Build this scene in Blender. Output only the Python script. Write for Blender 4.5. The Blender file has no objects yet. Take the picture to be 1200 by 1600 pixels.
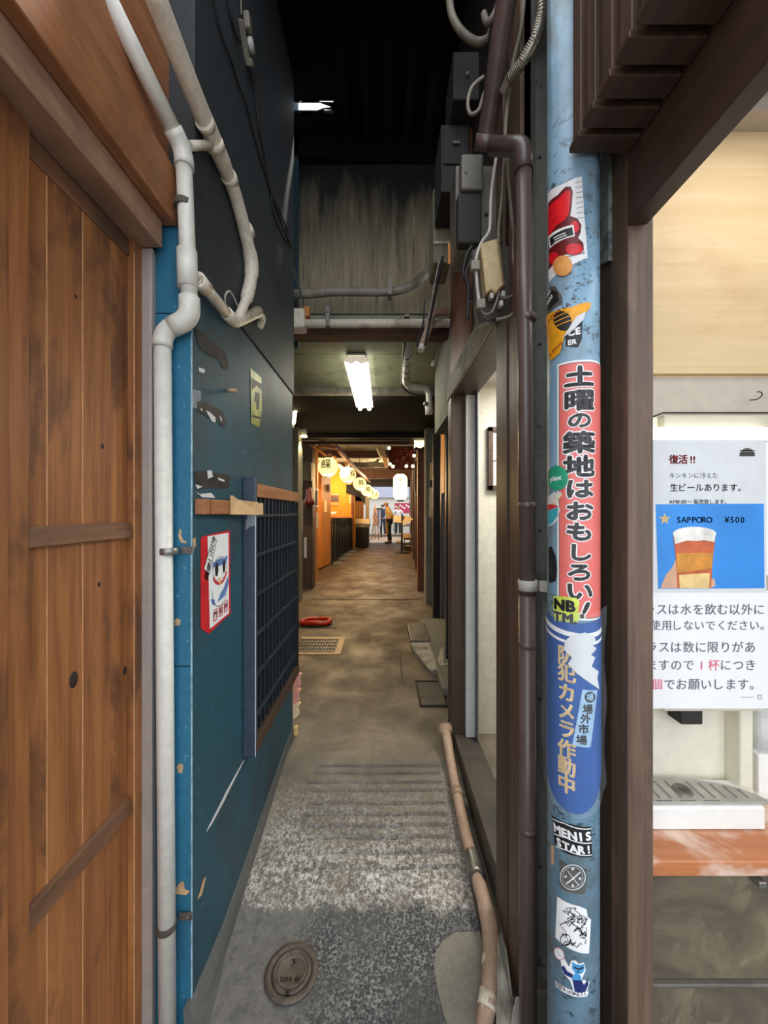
import bpy, bmesh, math, random
from mathutils import Vector, Matrix, noise
random.seed(7)
S = bpy.context.scene
C = S.collection
PI = math.pi

# ------------------------------------------------------------------ camera, world, exposure
EYE, F = 1.45, 600.0                      # eye height (m), focal length in pixels of the 1200 x 1600 frame
cd = bpy.data.cameras.new('camera'); cam = bpy.data.objects.new('camera', cd); C.objects.link(cam)
cam.location = (0, 0, EYE); cam.rotation_euler = (PI/2, 0, 0)
cd.sensor_fit = 'HORIZONTAL'; cd.sensor_width = 36; cd.lens = 18; cd.clip_start = 0.02
S.camera = cam
W = bpy.data.worlds.new('sky'); S.world = W; W.use_nodes = True
_n = W.node_tree.nodes; _bg = _n['Background']
_tc = _n.new('ShaderNodeTexCoord'); _sx = _n.new('ShaderNodeSeparateXYZ'); _cr = _n.new('ShaderNodeValToRGB')
W.node_tree.links.new(_tc.outputs['Generated'], _sx.inputs[0]); W.node_tree.links.new(_sx.outputs['Z'], _cr.inputs[0])
_cr.color_ramp.elements[0].color = (0.80, 0.88, 1.0, 1); _cr.color_ramp.elements[1].color = (0.95, 0.98, 1.0, 1)
W.node_tree.links.new(_cr.outputs[0], _bg.inputs['Color']); _bg.inputs['Strength'].default_value = 1.7
S.view_settings.view_transform = 'Standard'; S.view_settings.look = 'None'
S.view_settings.gamma = 1; S.view_settings.use_curve_mapping = False
S.view_settings.exposure = 0.6

def lamp(name, kind, loc, energy, color=(1, 1, 1), size=0.05, rot=(0, 0, 0), sy=None):
    d = bpy.data.lights.new(name, kind); d.energy = energy; d.color = color
    if kind == 'AREA':
        d.size = size
        if sy: d.shape = 'RECTANGLE'; d.size_y = sy
    elif kind == 'SUN': d.angle = size
    else: d.shadow_soft_size = size
    o = bpy.data.objects.new(name, d); C.objects.link(o); o.location = loc; o.rotation_euler = rot
    return o
# sunlight reaching the open street at the far end
lamp('sun', 'SUN', (0, 25, 8), 6.0, (1, .96, .9), .05, (math.radians(-20), math.radians(10), 0))

# ------------------------------------------------------------------ measuring helpers
def P(px, py, d): return Vector(((px-600)/F*d, d, EYE-(py-800)/F*d))
def PX(px, py, x): return P(px, py, x*F/(px-600))
_K = [(-9, 0), (1.3, 0), (2.1, .12), (15, .21), (60, .21)]
def fz(y):
    for (a, za), (b, zb) in zip(_K, _K[1:]):
        if y <= b: return za+(zb-za)*(y-a)/(b-a)
    return .21
def PF(px, py):
    d = 2.0
    for _ in range(40): d = (EYE-fz(d))*F/(py-800)
    return P(px, py, d)

# ------------------------------------------------------------------ materials
def lin(c):
    r = []
    for v in c[:3]:
        v /= 255; r.append(v/12.92 if v <= .04045 else ((v+.055)/1.055)**2.4)
    return (*r, 1)
class NT:
    def __init__(s, name):
        m = bpy.data.materials.new(name); m.use_nodes = True; s.m = m; s.t = m.node_tree; s.b = s.t.nodes['Principled BSDF']
        s.tc = s.t.nodes.new('ShaderNodeTexCoord'); s.oi = s.t.nodes.new('ShaderNodeObjectInfo')
        a = s.t.nodes.new('ShaderNodeVectorMath'); a.operation = 'MULTIPLY_ADD'
        cmb = s.t.nodes.new('ShaderNodeCombineXYZ')
        for i in range(3): s.l(s.oi.outputs['Random'], cmb.inputs[i])
        s.l(cmb.outputs[0], a.inputs[0]); a.inputs[1].default_value = (13.1, 7.7, 9.3); s.l(s.tc.outputs['Object'], a.inputs[2])
        s.co = a.outputs[0]
    def l(s, a, b): s.t.links.new(a, b)
    def noise(s, scale, detail=4, rough=.6, vec=(1, 1, 1), dist=0):
        mp = s.t.nodes.new('ShaderNodeMapping'); mp.inputs['Scale'].default_value = vec; s.l(s.co, mp.inputs[0])
        n = s.t.nodes.new('ShaderNodeTexNoise'); n.inputs['Scale'].default_value = scale; n.inputs['Detail'].default_value = detail
        n.inputs['Roughness'].default_value = rough; n.inputs['Distortion'].default_value = dist; s.l(mp.outputs[0], n.inputs['Vector'])
        return n.outputs['Fac']
    def voro(s, scale, vec=(1, 1, 1), feature='F1'):
        mp = s.t.nodes.new('ShaderNodeMapping'); mp.inputs['Scale'].default_value = vec; s.l(s.co, mp.inputs[0])
        n = s.t.nodes.new('ShaderNodeTexVoronoi'); n.inputs['Scale'].default_value = scale; n.feature = feature; s.l(mp.outputs[0], n.inputs['Vector'])
        return n.outputs['Distance']
    def ramp(s, fac, stops):
        r = s.t.nodes.new('ShaderNodeValToRGB'); e = r.color_ramp.elements
        while len(e) < len(stops): e.new(.5)
        for k, (p, c) in zip(e, stops): k.position = p; k.color = c if len(c) == 4 and max(c) <= 1 else lin(c)
        s.l(fac, r.inputs[0]); return r.outputs[0]
    def mask(s, fac, lo, hi):
        r = s.t.nodes.new('ShaderNodeMapRange'); r.inputs[1].default_value = lo; r.inputs[2].default_value = hi; s.l(fac, r.inputs[0]); return r.outputs[0]
    def mul(s, a, b):
        r = s.t.nodes.new('ShaderNodeMath'); r.operation = 'MULTIPLY'; s.l(a, r.inputs[0])
        if isinstance(b, (int, float)): r.inputs[1].default_value = b
        else: s.l(b, r.inputs[1])
        return r.outputs[0]
    def add(s, a, b):
        r = s.t.nodes.new('ShaderNodeMath'); r.operation = 'ADD'; s.l(a, r.inputs[0])
        if isinstance(b, (int, float)): r.inputs[1].default_value = b
        else: s.l(b, r.inputs[1])
        return r.outputs[0]
    def axis(s, i):
        n = s.t.nodes.new('ShaderNodeSeparateXYZ'); s.l(s.tc.outputs['Object'], n.inputs[0]); return n.outputs[i]
    def mix(s, fac, a, b, mode='MIX'):
        n = s.t.nodes.new('ShaderNodeMix'); n.data_type = 'RGBA'; n.blend_type = mode
        if isinstance(fac, (int, float)): n.inputs[0].default_value = fac
        else: s.l(fac, n.inputs[0])
        for v, i in ((a, 6), (b, 7)):
            if isinstance(v, tuple): n.inputs[i].default_value = lin(v)
            else: s.l(v, n.inputs[i])
        return n.outputs[2]
    def bump(s, h, strength=.3, dist=.002):
        n = s.t.nodes.new('ShaderNodeBump'); n.inputs['Strength'].default_value = strength; n.inputs['Distance'].default_value = dist
        s.l(h, n.inputs['Height']); s.l(n.outputs[0], s.b.inputs['Normal'])
    def done(s, col, rough=.6, metal=0, spec=.5):
        if isinstance(col, tuple): s.b.inputs['Base Color'].default_value = lin(col)
        else: s.l(col, s.b.inputs['Base Color'])
        if isinstance(rough, (int, float)): s.b.inputs['Roughness'].default_value = rough
        else: s.l(rough, s.b.inputs['Roughness'])
        s.b.inputs['Metallic'].default_value = metal; s.b.inputs['Specular IOR Level'].default_value = spec
        return s.m
M = {}
def plain(name, col, rough=.6, metal=0, spec=.5, var=.12, sc=30):
    n = NT(name); f = n.noise(sc, 3)
    d = tuple(max(0, c*(1-var)) for c in col); b = tuple(min(255, c*(1+var*.6)) for c in col)
    n.bump(f, .15, .0008)
    M[name] = n.done(n.ramp(f, [(.3, d), (.7, b)]), rough, metal, spec); return M[name]
def wood(name, dark, light, ax='z', rough=.55, blot=None, blot_amt=(.55, .7), bump=.25, gs=1.0, spec=.4):
    n = NT(name); v = {'x': (.05, 1, 1), 'y': (1, .05, 1), 'z': (1, 1, .05)}[ax]
    g = n.noise(45*gs, 5, .65, v, .6); big = n.noise(4, 3, .6, tuple(.5 if k == 1 else .15 for k in v))
    mid = tuple((a+b)/2 for a, b in zip(dark, light))
    c1 = n.ramp(g, [(.3, dark), (.5, mid), (.72, light)])
    c = n.mix(n.mask(big, .35, .7), c1, n.mix(.5, c1, dark), 'MIX')
    if blot:
        bl = n.noise(3.2, 5, .7, tuple(.9 if k == 1 else .5 for k in v), .4)
        c = n.mix(n.mask(bl, *blot_amt), c, n.mix(.75, c1, blot))
    n.bump(g, bump, .0015)
    M[name] = n.done(c, rough, 0, spec); return M[name]
def paint(name, col, dirt=(40, 38, 35), amt=(.62, .78), scratch=None, rough=.4, vec=(1, 1, .35), spec=.5, chip=None, chip_amt=(.7, .73)):
    n = NT(name); f = n.noise(5, 6, .65, vec); g = n.noise(60, 3)
    c = n.mix(n.mask(f, *amt), n.ramp(g, [(.3, tuple(k*.93 for k in col)), (.7, tuple(min(255, k*1.05) for k in col))]), dirt)
    if scratch:
        s = n.noise(70, 2, .5, (1, .12, .9)); c = n.mix(n.mul(n.mask(s, .68, .76), .6), c, scratch)
    if chip:
        s = n.noise(22, 4, .7); c = n.mix(n.mask(s, *chip_amt), c, chip)
    n.bump(f, .15, .001)
    M[name] = n.done(c, rough, 0, spec); return M[name]
def emit(name, col, strength, base=(240, 235, 215)):
    n = NT(name); n.done(base, .6)
    n.b.inputs['Emission Color'].default_value = lin(col); n.b.inputs['Emission Strength'].default_value = strength
    M[name] = n.m; return n.m
def clear(name, col=(235, 240, 245), rough=.25, alpha=.25):
    n = NT(name); n.done(col, rough, 0, .6); n.b.inputs['Alpha'].default_value = alpha; M[name] = n.m; return n.m

# ------------------------------------------------------------------ mesh builder
class G:
    def __init__(s): s.bm = bmesh.new()
    def hexa(s, p, bevel=0):
        vs = [s.bm.verts.new(v) for v in p]
        fs = [s.bm.faces.new([vs[i] for i in f]) for f in ((0, 3, 2, 1), (4, 5, 6, 7), (0, 1, 5, 4), (1, 2, 6, 5), (2, 3, 7, 6), (3, 0, 4, 7))]
        if bevel:
            es = list({e for f in fs for e in f.edges})
            bmesh.ops.bevel(s.bm, geom=es, offset=bevel, segments=2, affect='EDGES', profile=.5)
        return s
    def box(s, x0, x1, y0, y1, z0, z1, bevel=.002):
        x0, x1 = sorted((x0, x1)); y0, y1 = sorted((y0, y1)); z0, z1 = sorted((z0, z1))
        return s.hexa([(x0, y0, z0), (x1, y0, z0), (x1, y1, z0), (x0, y1, z0), (x0, y0, z1), (x1, y0, z1), (x1, y1, z1), (x0, y1, z1)], bevel)
    def prism(s, pts, ext, bevel=0):
        ext = Vector(ext); a = [s.bm.verts.new(p) for p in pts]; b = [s.bm.verts.new(Vector(p)+ext) for p in pts]; n = len(a)
        fs = [s.bm.faces.new(a), s.bm.faces.new(b[::-1])]
        for i in range(n): fs.append(s.bm.faces.new((a[i], b[i], b[(i+1) % n], a[(i+1) % n])))
        bmesh.ops.recalc_face_normals(s.bm, faces=fs)
        if bevel: bmesh.ops.bevel(s.bm, geom=list({e for f in fs for e in f.edges}), offset=bevel, segments=1, affect='EDGES')
        return s
    def beam(s, a, b, w, h, up=(0, 0, 1), bevel=.002):
        a, b, up = Vector(a), Vector(b), Vector(up); d = (b-a).normalized(); r = d.cross(up).normalized()*w/2; u = r.cross(d).normalized()*h/2
        return s.hexa([a-r-u, a+r-u, b+r-u, b-r-u, a-r+u, a+r+u, b+r+u, b-r+u], bevel)
    def tube(s, pts, r, seg=14, smooth=0, cap=True):
        pts = [Vector(p) for p in pts]
        if smooth:
            o = []; n = len(pts)
            for i in range(n-1):
                p0, p1, p2, p3 = pts[max(0, i-1)], pts[i], pts[i+1], pts[min(n-1, i+2)]
                for k in range(smooth):
                    t = k/smooth
                    o.append(.5*((2*p1)+(p2-p0)*t+(2*p0-5*p1+4*p2-p3)*t*t+(3*p1-p0-3*p2+p3)*t**3))
            pts = o+[pts[-1]]
        rs = r if isinstance(r, (list, tuple)) else [r]*len(pts)
        if len(rs) != len(pts): rs = [rs[min(len(rs)-1, int(i*(len(rs)-1)/(len(pts)-1)+.5))] for i in range(len(pts))]
        t0 = (pts[1]-pts[0]).normalized(); u = t0.orthogonal().normalized(); rings = []
        for i, p in enumerate(pts):
            t = (pts[min(i+1, len(pts)-1)]-pts[max(i-1, 0)]).normalized()
            u = (u-t*u.dot(t)).normalized(); v = t.cross(u)
            rings.append([s.bm.verts.new(p+(u*math.cos(2*PI*k/seg)+v*math.sin(2*PI*k/seg))*rs[i]) for k in range(seg)])
        for a, b in zip(rings, rings[1:]):
            for k in range(seg): s.bm.faces.new((a[k], a[(k+1) % seg], b[(k+1) % seg], b[k])).smooth = True
        if cap: s.bm.faces.new(rings[0][::-1]); s.bm.faces.new(rings[-1])
        return s
    def lathe(s, prof, c=(0, 0, 0), ax='z', seg=24, smooth=True, cap=True):
        c = Vector(c); rings = []
        def q(r, h, a):
            x, y = r*math.cos(a), r*math.sin(a)
            return c+Vector({'z': (x, y, h), 'y': (x, h, y), 'x': (h, x, y)}[ax])
        for r, h in prof: rings.append([s.bm.verts.new(q(r, h, 2*PI*k/seg)) for k in range(seg)])
        fs = []
        for a, b in zip(rings, rings[1:]):
            for k in range(seg):
                f = s.bm.faces.new((a[k], a[(k+1) % seg], b[(k+1) % seg], b[k])); f.smooth = smooth; fs.append(f)
        if cap: fs.append(s.bm.faces.new(rings[0][::-1])); fs.append(s.bm.faces.new(rings[-1]))
        bmesh.ops.recalc_face_normals(s.bm, faces=fs)
        return s
    def ball(s, c, r, seg=14, sc=(1, 1, 1)):
        m = Matrix.Translation(Vector(c)) @ Matrix.Diagonal((*[r*k for k in sc], 1))
        q = bmesh.ops.create_uvsphere(s.bm, u_segments=seg, v_segments=max(6, seg//2), radius=1, matrix=m)
        for v in q['verts']:
            for f in v.link_faces: f.smooth = True
        return s
    def face(s, pts):
        f = s.bm.faces.new([s.bm.verts.new(p) for p in pts]); return s
    def add(s, other):
        me = bpy.data.meshes.new('t'); other.to_mesh(me); s.bm.from_mesh(me); bpy.data.meshes.remove(me); return s
    def roughen(s, amp, scale=8, ax=(1, 1, 1), cuts=0):
        if cuts: bmesh.ops.subdivide_edges(s.bm, edges=s.bm.edges[:], cuts=cuts, use_grid_fill=True)
        for v in s.bm.verts:
            q = noise.noise_vector(v.co*scale); v.co += Vector((q.x*ax[0], q.y*ax[1], q.z*ax[2]))*amp
        return s
WL = {}
def _mesh(g, name, mat, off):
    me = bpy.data.meshes.new(name)
    bmesh.ops.translate(g.bm, verts=g.bm.verts[:], vec=-Vector(off)); g.bm.normal_update(); g.bm.to_mesh(me); g.bm.free()
    if isinstance(mat, str): mat = M[mat]
    me.materials.append(mat)
    return me
def thing(name, loc, label, cat, group=None):
    o = bpy.data.objects.new(name, None); C.objects.link(o); o.location = loc; o.empty_display_size = .05
    o['label'] = label; o['category'] = cat
    if group: o['group'] = group
    WL[o.name] = Vector(loc); return o
def part(g, name, mat, parent, label=None):
    w = WL[parent.name]; o = bpy.data.objects.new(name, _mesh(g, name, mat, w)); C.objects.link(o); o.parent = parent
    if label: o['label'] = label
    WL[o.name] = w; return o
def solo(g, name, mat, label, cat, group=None, kind=None):
    vs = [v.co for v in g.bm.verts]
    loc = Vector(((min(v.x for v in vs)+max(v.x for v in vs))/2, (min(v.y for v in vs)+max(v.y for v in vs))/2, min(v.z for v in vs)))
    o = bpy.data.objects.new(name, _mesh(g, name, mat, loc)); C.objects.link(o); o.location = loc
    o['label'] = label; o['category'] = cat
    if group: o['group'] = group
    if kind: o['kind'] = kind
    WL[o.name] = loc; return o
def struct(g, name, mat, label, cat='wall'): return solo(g, name, mat, label, cat, None, 'structure')
def dup(o, loc, label=None):
    def cp(a, par):
        c = a.copy(); C.objects.link(c)
        if par: c.parent = par
        for ch in list(a.children): cp(ch, c)
        return c
    r = cp(o, None); r.location = loc
    if label: r['label'] = label
    return r

# ------------------------------------------------------------------ lettering and shapes on surfaces
_tcache = {}
def glyph(ch, bold=0.0):
    k = (ch, bold)
    if k not in _tcache:
        cu = bpy.data.curves.new('t', 'FONT'); cu.body = ch; cu.size = 1; cu.offset = bold; cu.resolution_u = 3; cu.fill_mode = 'BOTH'
        cu.align_x = 'LEFT'
        o = bpy.data.objects.new('t', cu); C.objects.link(o); dg = bpy.context.evaluated_depsgraph_get(); dg.update()
        me = o.evaluated_get(dg).to_mesh()
        _tcache[k] = ([v.co.to_2d() for v in me.vertices], [tuple(p.vertices) for p in me.polygons])
        o.evaluated_get(dg).to_mesh_clear(); bpy.data.objects.remove(o); bpy.data.curves.remove(cu)
    return _tcache[k]
def flat_frame(o, u, v):
    o, u, v = Vector(o), Vector(u).normalized(), Vector(v).normalized(); n = u.cross(v)
    return lambda a, b, c: o+u*a+v*b+n*c
def put(g, bm2, f, c, cut=None):
    """lay a flat 2D mesh (a, b) on surface f at height c; cut: slice width for curved surfaces"""
    if cut:
        xs = [v.co.x for v in bm2.verts]
        if xs:
            x = (int(min(xs)/cut)-1)*cut
            while x < max(xs):
                bmesh.ops.bisect_plane(bm2, geom=bm2.verts[:]+bm2.edges[:]+bm2.faces[:], plane_co=(x, 0, 0), plane_no=(1, 0, 0)); x += cut
    for v in bm2.verts: v.co = f(v.co.x, v.co.y, c)
    bmesh.ops.recalc_face_normals(bm2, faces=bm2.faces[:]); g.add(bm2); bm2.free()
def shape(g, pts, f, c=.0006, cut=None):
    b = bmesh.new(); fc = b.faces.new([b.verts.new((p[0], p[1], 0)) for p in pts]); bmesh.ops.triangulate(b, faces=[fc]); put(g, b, f, c, cut)
def ell(cx, cy, rx, ry, n=24, a0=0, a1=2*PI, rot=0):
    o = []
    for k in range(n):
        t = a0+(a1-a0)*k/(n if abs(a1-a0-2*PI) < 1e-6 else n-1); x, y = rx*math.cos(t), ry*math.sin(t)
        o.append((cx+x*math.cos(rot)-y*math.sin(rot), cy+x*math.sin(rot)+y*math.cos(rot)))
    return o
def stroke(g, pts, w, f, c=.0008, cut=None):
    """a ribbon of width w along a 2D polyline"""
    pts = [Vector(p) for p in pts]; L, R = [], []
    for i, p in enumerate(pts):
        t = (pts[min(i+1, len(pts)-1)]-pts[max(0, i-1)]).normalized(); n = Vector((-t.y, t.x))*w/2; L.append(p+n); R.append(p-n)
    b = bmesh.new()
    for i in range(len(pts)-1):
        b.faces.new([b.verts.new((q.x, q.y, 0)) for q in (L[i], L[i+1], R[i+1], R[i])])
    put(g, b, f, c, cut)
def text(g, s, f, x, y, size, c=.0009, bold=0., pitch=None, vert=False, cut=None, sx=1., rot=0., anchor='l'):
    """letters with their box centre line at (x, y); size = cap box height"""
    b = bmesh.new(); cur = 0.; n = 0
    for ch in s:
        vs, fs = glyph(ch)
        if vs:
            x0, x1 = min(v.x for v in vs), max(v.x for v in vs); cjk = ord(ch) > 0x2000
            y0 = .36 if cjk else .36
            ox = .5*(pitch or 0)-.5*(x0+x1) if (pitch is not None and not (cjk and ch in '。、')) else 0
            mv = [b.verts.new((((v.x+(0 if vert else ox)-(.5 if vert else 0))*sx), v.y-y0, 0)) for v in vs]
            for v in mv:
                if vert: v.co.y -= n*(pitch or 1.)
                else: v.co.x += cur
            for q in fs:
                try: b.faces.new([mv[i] for i in q])
                except ValueError: pass
            adv = (x1+.08)*sx if not cjk else 1.0*sx
        else: adv = .35*sx
        cur += (pitch if pitch is not None else adv); n += 1
    dx = {'l': 0, 'c': -cur/2, 'r': -cur}[anchor] if not vert else 0
    cr, sr = math.cos(rot), math.sin(rot)
    for v in b.verts:
        a, d = (v.co.x+dx)*size, v.co.y*size; v.co = (x+a*cr-d*sr, y+a*sr+d*cr, 0)
    if bold:                                   # heavier strokes: the glyph laid over itself, shifted all round
        base = b.copy(); n = 8 if bold > .03 else 4
        me = bpy.data.meshes.new('t'); base.to_mesh(me); base.free()
        for k in range(n):
            i0 = len(b.verts); b.from_mesh(me); b.verts.ensure_lookup_table()
            for v in b.verts[i0:]: v.co.x += bold*size*math.cos(2*PI*k/n); v.co.y += bold*size*math.sin(2*PI*k/n)
        bpy.data.meshes.remove(me)
    put(g, b, f, c, cut)

# ------------------------------------------------------------------ material list
wood('door_wood', (124, 76, 42), (184, 122, 70), 'z', .5, (78, 52, 38), (.53, .62), .25)
wood('door_rail', (100, 70, 50), (150, 104, 72), 'y', .5, (70, 54, 44), (.5, .65), .2)
wood('lintel_wood', (142, 90, 56), (190, 130, 86), 'y', .5, (92, 66, 48), (.5, .68), .2)
wood('lintel_grey', (146, 110, 86), (186, 148, 120), 'y', .5, (108, 84, 68), (.5, .68), .2)
wood('post_wood', (82, 64, 52), (122, 98, 80), 'z', .5, (130, 106, 88), (.56, .66), .2)
wood('post_dark', (66, 53, 44), (92, 75, 62), 'z', .5, (84, 70, 60), (.58, .7), .2)
wood('dark_wood', (60, 45, 35), (92, 68, 52), 'y', .5, (110, 80, 62), (.58, .68), .2)
wood('dark_wood_z', (70, 56, 46), (112, 90, 72), 'z', .5, (98, 76, 62), (.55, .68), .25)
wood('black_wood', (20, 16, 14), (34, 27, 22), 'z', .6, None, bump=.2)
wood('black_wood_x', (24, 18, 14), (42, 32, 25), 'x', .6, None, bump=.2)
wood('red_wood', (96, 52, 28), (146, 86, 50), 'z', .55, (60, 40, 28), (.5, .65), .2)
wood('beam_x', (70, 42, 26), (98, 62, 40), 'x', .6, (40, 30, 24), (.5, .65), .2)
wood('grey_wood', (104, 98, 80), (168, 160, 134), 'y', .7, (60, 56, 46), (.52, .62), .5)
wood('plywood', (204, 176, 132), (226, 202, 162), 'x', .6, (190, 160, 118), (.5, .7), .05, .5)
wood('orange_wood', (176, 108, 44), (222, 150, 72), 'z', .5, None, bump=.1)
wood('counter_wood', (176, 106, 64), (212, 140, 92), 'x', .4, (236, 216, 200), (.40, .50), .15)
wood('old_panel', (142, 130, 104), (196, 182, 150), 'z', .7, (70, 62, 50), (.52, .66), .3)
paint('blue_wall', (34, 78, 92), (44, 56, 60), (.45, .70), (76, 124, 138), .55, (.6, 1, .5), .5, (96, 120, 120), (.80, .82))
paint('charcoal_wall', (52, 58, 61), (38, 41, 42), (.45, .7), None, .65, (.6, 1, .4))
paint('blue_face', (44, 110, 138), (38, 88, 110), (.52, .72), (120, 166, 184), .45, (1, 1, .3), .5, (150, 180, 184), (.74, .77))
plain('blue_frame', (62, 72, 86), .45); plain('blue_slat', (32, 44, 52), .4)
n = NT('pole_paint'); f = n.noise(7, 6, .7, (1, 1, .6), .4); q = n.noise(34, 5, .75, (1, 1, 1.6)); m2 = n.voro(60, (1, 1, .7))
c = n.ramp(n.noise(9, 4), [(.3, (118, 156, 180)), (.7, (148, 184, 206))])
c = n.mix(n.mask(f, .5, .66), c, (124, 138, 142)); c = n.mix(n.mul(n.mask(q, .54, .62), n.mask(n.noise(3.5, 3), .42, .56)), c, (62, 76, 80)); n.bump(q, .4, .002)
M['pole_paint'] = n.done(c, .4)
plain('pipe_white', (222, 218, 206), .35, var=.05); paint('pipe_old', (226, 214, 194), (138, 120, 98), (.52, .72), None, .45, (1, 1, .6))
paint('pipe_dirty', (178, 150, 128), (120, 96, 74), (.5, .7), None, .55, (1, .4, 1), .4, (206, 190, 172), (.66, .7))
paint('pipe_plum', (98, 82, 78), (64, 54, 50), (.5, .72), None, .32, (1, 1, .4), .6, (122, 112, 112), (.72, .76))
plain('steel', (150, 148, 142), .35, .8); plain('steel_dull', (120, 114, 106), .5, .5); plain('alu', (178, 166, 158), .4, .25, var=.04)
paint('steel_plate', (84, 86, 80), (60, 58, 52), (.5, .7), None, .6, (1, 1, .4), .4, (50, 44, 38), (.62, .66))
plain('tar_black', (15, 15, 15), .8, spec=.1); plain('soot', (24, 23, 21), .85, spec=.1)
paint('mesh_board', (140, 146, 138), (84, 92, 88), (.45, .6), None, .7, (6, 6, 6))
plain('cream', (228, 222, 200), .4, var=.03); plain('white_plastic', (238, 238, 232), .3, var=.02); plain('grey_panel', (188, 178, 164), .55, var=.03)
plain('white_board', (206, 204, 192), .6, var=.05); plain('white_frame', (214, 216, 216), .4, var=.03); plain('alu_dark', (110, 114, 118), .4, .4)
paint('box_grey', (112, 108, 98), (66, 62, 56), (.5, .68), None, .4); paint('box_beige', (134, 128, 104), (84, 76, 60), (.45, .7), None, .5)
plain('box_black', (42, 38, 34), .7); paint('breaker_cream', (206, 184, 138), (150, 126, 88), (.5, .75), None, .4)
paint('back_board', (84, 76, 68), (54, 48, 42), (.45, .7), None, .5)
plain('cable_grey', (128, 120, 104), .5); plain('cable_dark', (34, 34, 34), .5); plain('cable_white', (196, 192, 180), .5)
paint('conduit', (150, 144, 128), (96, 88, 74), (.5, .7), None, .5); plain('flex_steel', (170, 166, 152), .35, .7)
paint('marble_board', (92, 84, 70), (60, 54, 48), (.45, .6), None, .3, (1, 1, 1), .5, (150, 140, 104), (.6, .68))
n = NT('marble_board'); a = n.noise(2.6, 6, .6, (1, 1, 1.6), 1.4); b = n.noise(5, 5, .65, (1.4, 1, .8), 2.2)
c = n.ramp(a, [(.30, (76, 66, 56)), (.47, (98, 88, 74)), (.58, (114, 104, 82)), (.75, (148, 138, 106))])
c = n.mix(n.mul(n.mul(n.mask(b, .5, .56), n.mask(n.noise(5, 3), .5, .62)), .55), c, (138, 122, 98)); M['marble_board'] = n.done(c, .28)
plain('paper', (240, 240, 238), .5, var=.01); plain('paper_grey', (214, 216, 216), .5, var=.02); plain('ink', (28, 28, 30), .5); plain('ink_soft', (92, 96, 106), .5)
plain('ink_red', (206, 44, 62), .5); plain('ink_pink', (232, 96, 128), .5); plain('photo_blue', (46, 140, 222), .4, var=.1, sc=4)
plain('star_gold', (232, 196, 130), .5); plain('foam', (232, 226, 216), .5); plain('beer_amber', (214, 140, 34), .3); plain('beer_red', (196, 92, 44), .3)
plain('skin', (214, 166, 134), .5, var=.05); plain('skin_shop', (176, 110, 76), .5, var=.05)
plain('red_plastic', (206, 40, 48), .4); plain('sticker_red', (226, 22, 36), .35); plain('maroon', (110, 14, 22), .4); plain('orange_dot', (220, 150, 80), .4)
plain('yellow_tape', (238, 164, 24), .4); plain('salmon', (226, 112, 104), .35, var=.03); plain('brush_ink', (50, 46, 44), .35); plain('green_dot', (40, 156, 118), .4)
plain('teal_ink', (60, 170, 186), .4); plain('neon', (206, 222, 90), .4); plain('banner_blue', (6, 80, 156), .3, var=.05); plain('gold_ink', (232, 194, 128), .4)
plain('tag_blue', (158, 194, 222), .4); plain('slate', (92, 90, 86), .4); plain('cat_blue', (78, 160, 214), .4); plain('cat_navy', (36, 48, 110), .4)
plain('cat_grey_blue', (96, 132, 190), .5); plain('cork', (204, 166, 122), .6); plain('kraft', (208, 172, 126), .6, var=.06, sc=12)
plain('torn_tape', (48, 44, 40), .6, var=.35, sc=20); plain('lime_sticker', (178, 182, 84), .4, var=.2, sc=14)
plain('pink_plastic', (240, 166, 150), .4); plain('apricot', (240, 214, 170), .4); plain('rust', (88, 78, 68), .6, .1, var=.25)
plain('iron', (104, 98, 86), .55, .2, var=.2); plain('iron_dark', (40, 38, 34), .6, .4); plain('red_rubber', (214, 50, 26), .35)
clear('sleeve', (236, 242, 248), .12, .07); clear('film', (240, 244, 248), .1, .3)
clear('acrylic', (240, 240, 236), .08, .22)
emit('tube_glow', (255, 252, 236), 14); emit('led_glow', (255, 255, 255), 2.2); emit('lantern_paper', (255, 230, 146), 1.0, (240, 230, 190))
emit('lantern_white', (255, 246, 204), 1.05, (240, 230, 190)); emit('bulb', (255, 214, 150), 12); emit('spot_glow', (255, 224, 160), 10)
paint('patch_grey', (132, 128, 116), (104, 98, 88), (.48, .66), None, .8); plain('cover_cream', (186, 180, 158), .5, var=.03); plain('worn_blue', (150, 186, 200), .5, var=.2); emit('cap_glow', (250, 240, 214), .35, (230, 226, 214)); plain('seam_and_highlight', (206, 152, 106), .5); plain('knot', (46, 30, 24), .6)
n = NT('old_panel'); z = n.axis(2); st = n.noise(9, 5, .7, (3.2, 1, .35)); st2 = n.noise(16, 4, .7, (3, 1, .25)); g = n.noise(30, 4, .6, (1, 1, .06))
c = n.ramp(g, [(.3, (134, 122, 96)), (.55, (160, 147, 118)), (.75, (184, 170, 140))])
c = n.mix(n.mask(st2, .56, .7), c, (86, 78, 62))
soot_shade = n.add(z, n.mul(n.add(n.mul(st, .5), n.mul(n.noise(3, 3, .6, (1.6, 1, .4)), .6)), 1.0)); c = n.mix(n.mask(soot_shade, 1.0, 1.55), c, (26, 24, 21)); c = n.mix(n.mul(n.mask(z, .12, .0), .6), c, (74, 66, 56))  # soot streaks, plus shade painted in as an upward fade to black
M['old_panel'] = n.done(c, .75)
emit('reflector_glow', (255, 252, 236), 5); plain('old_red', (104, 34, 24), .5); emit('andon', (255, 232, 170), 1.6)
plain('ochre_wall', (226, 150, 40), .7, var=.08, sc=6); plain('far_shutter', (170, 174, 190), .6, var=.04)
plain('pink_sign', (176, 40, 66), .5, var=.15, sc=6); plain('noren_dark', (24, 18, 16), .8); plain('noren_red', (84, 22, 24), .8, var=.4, sc=9)
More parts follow.
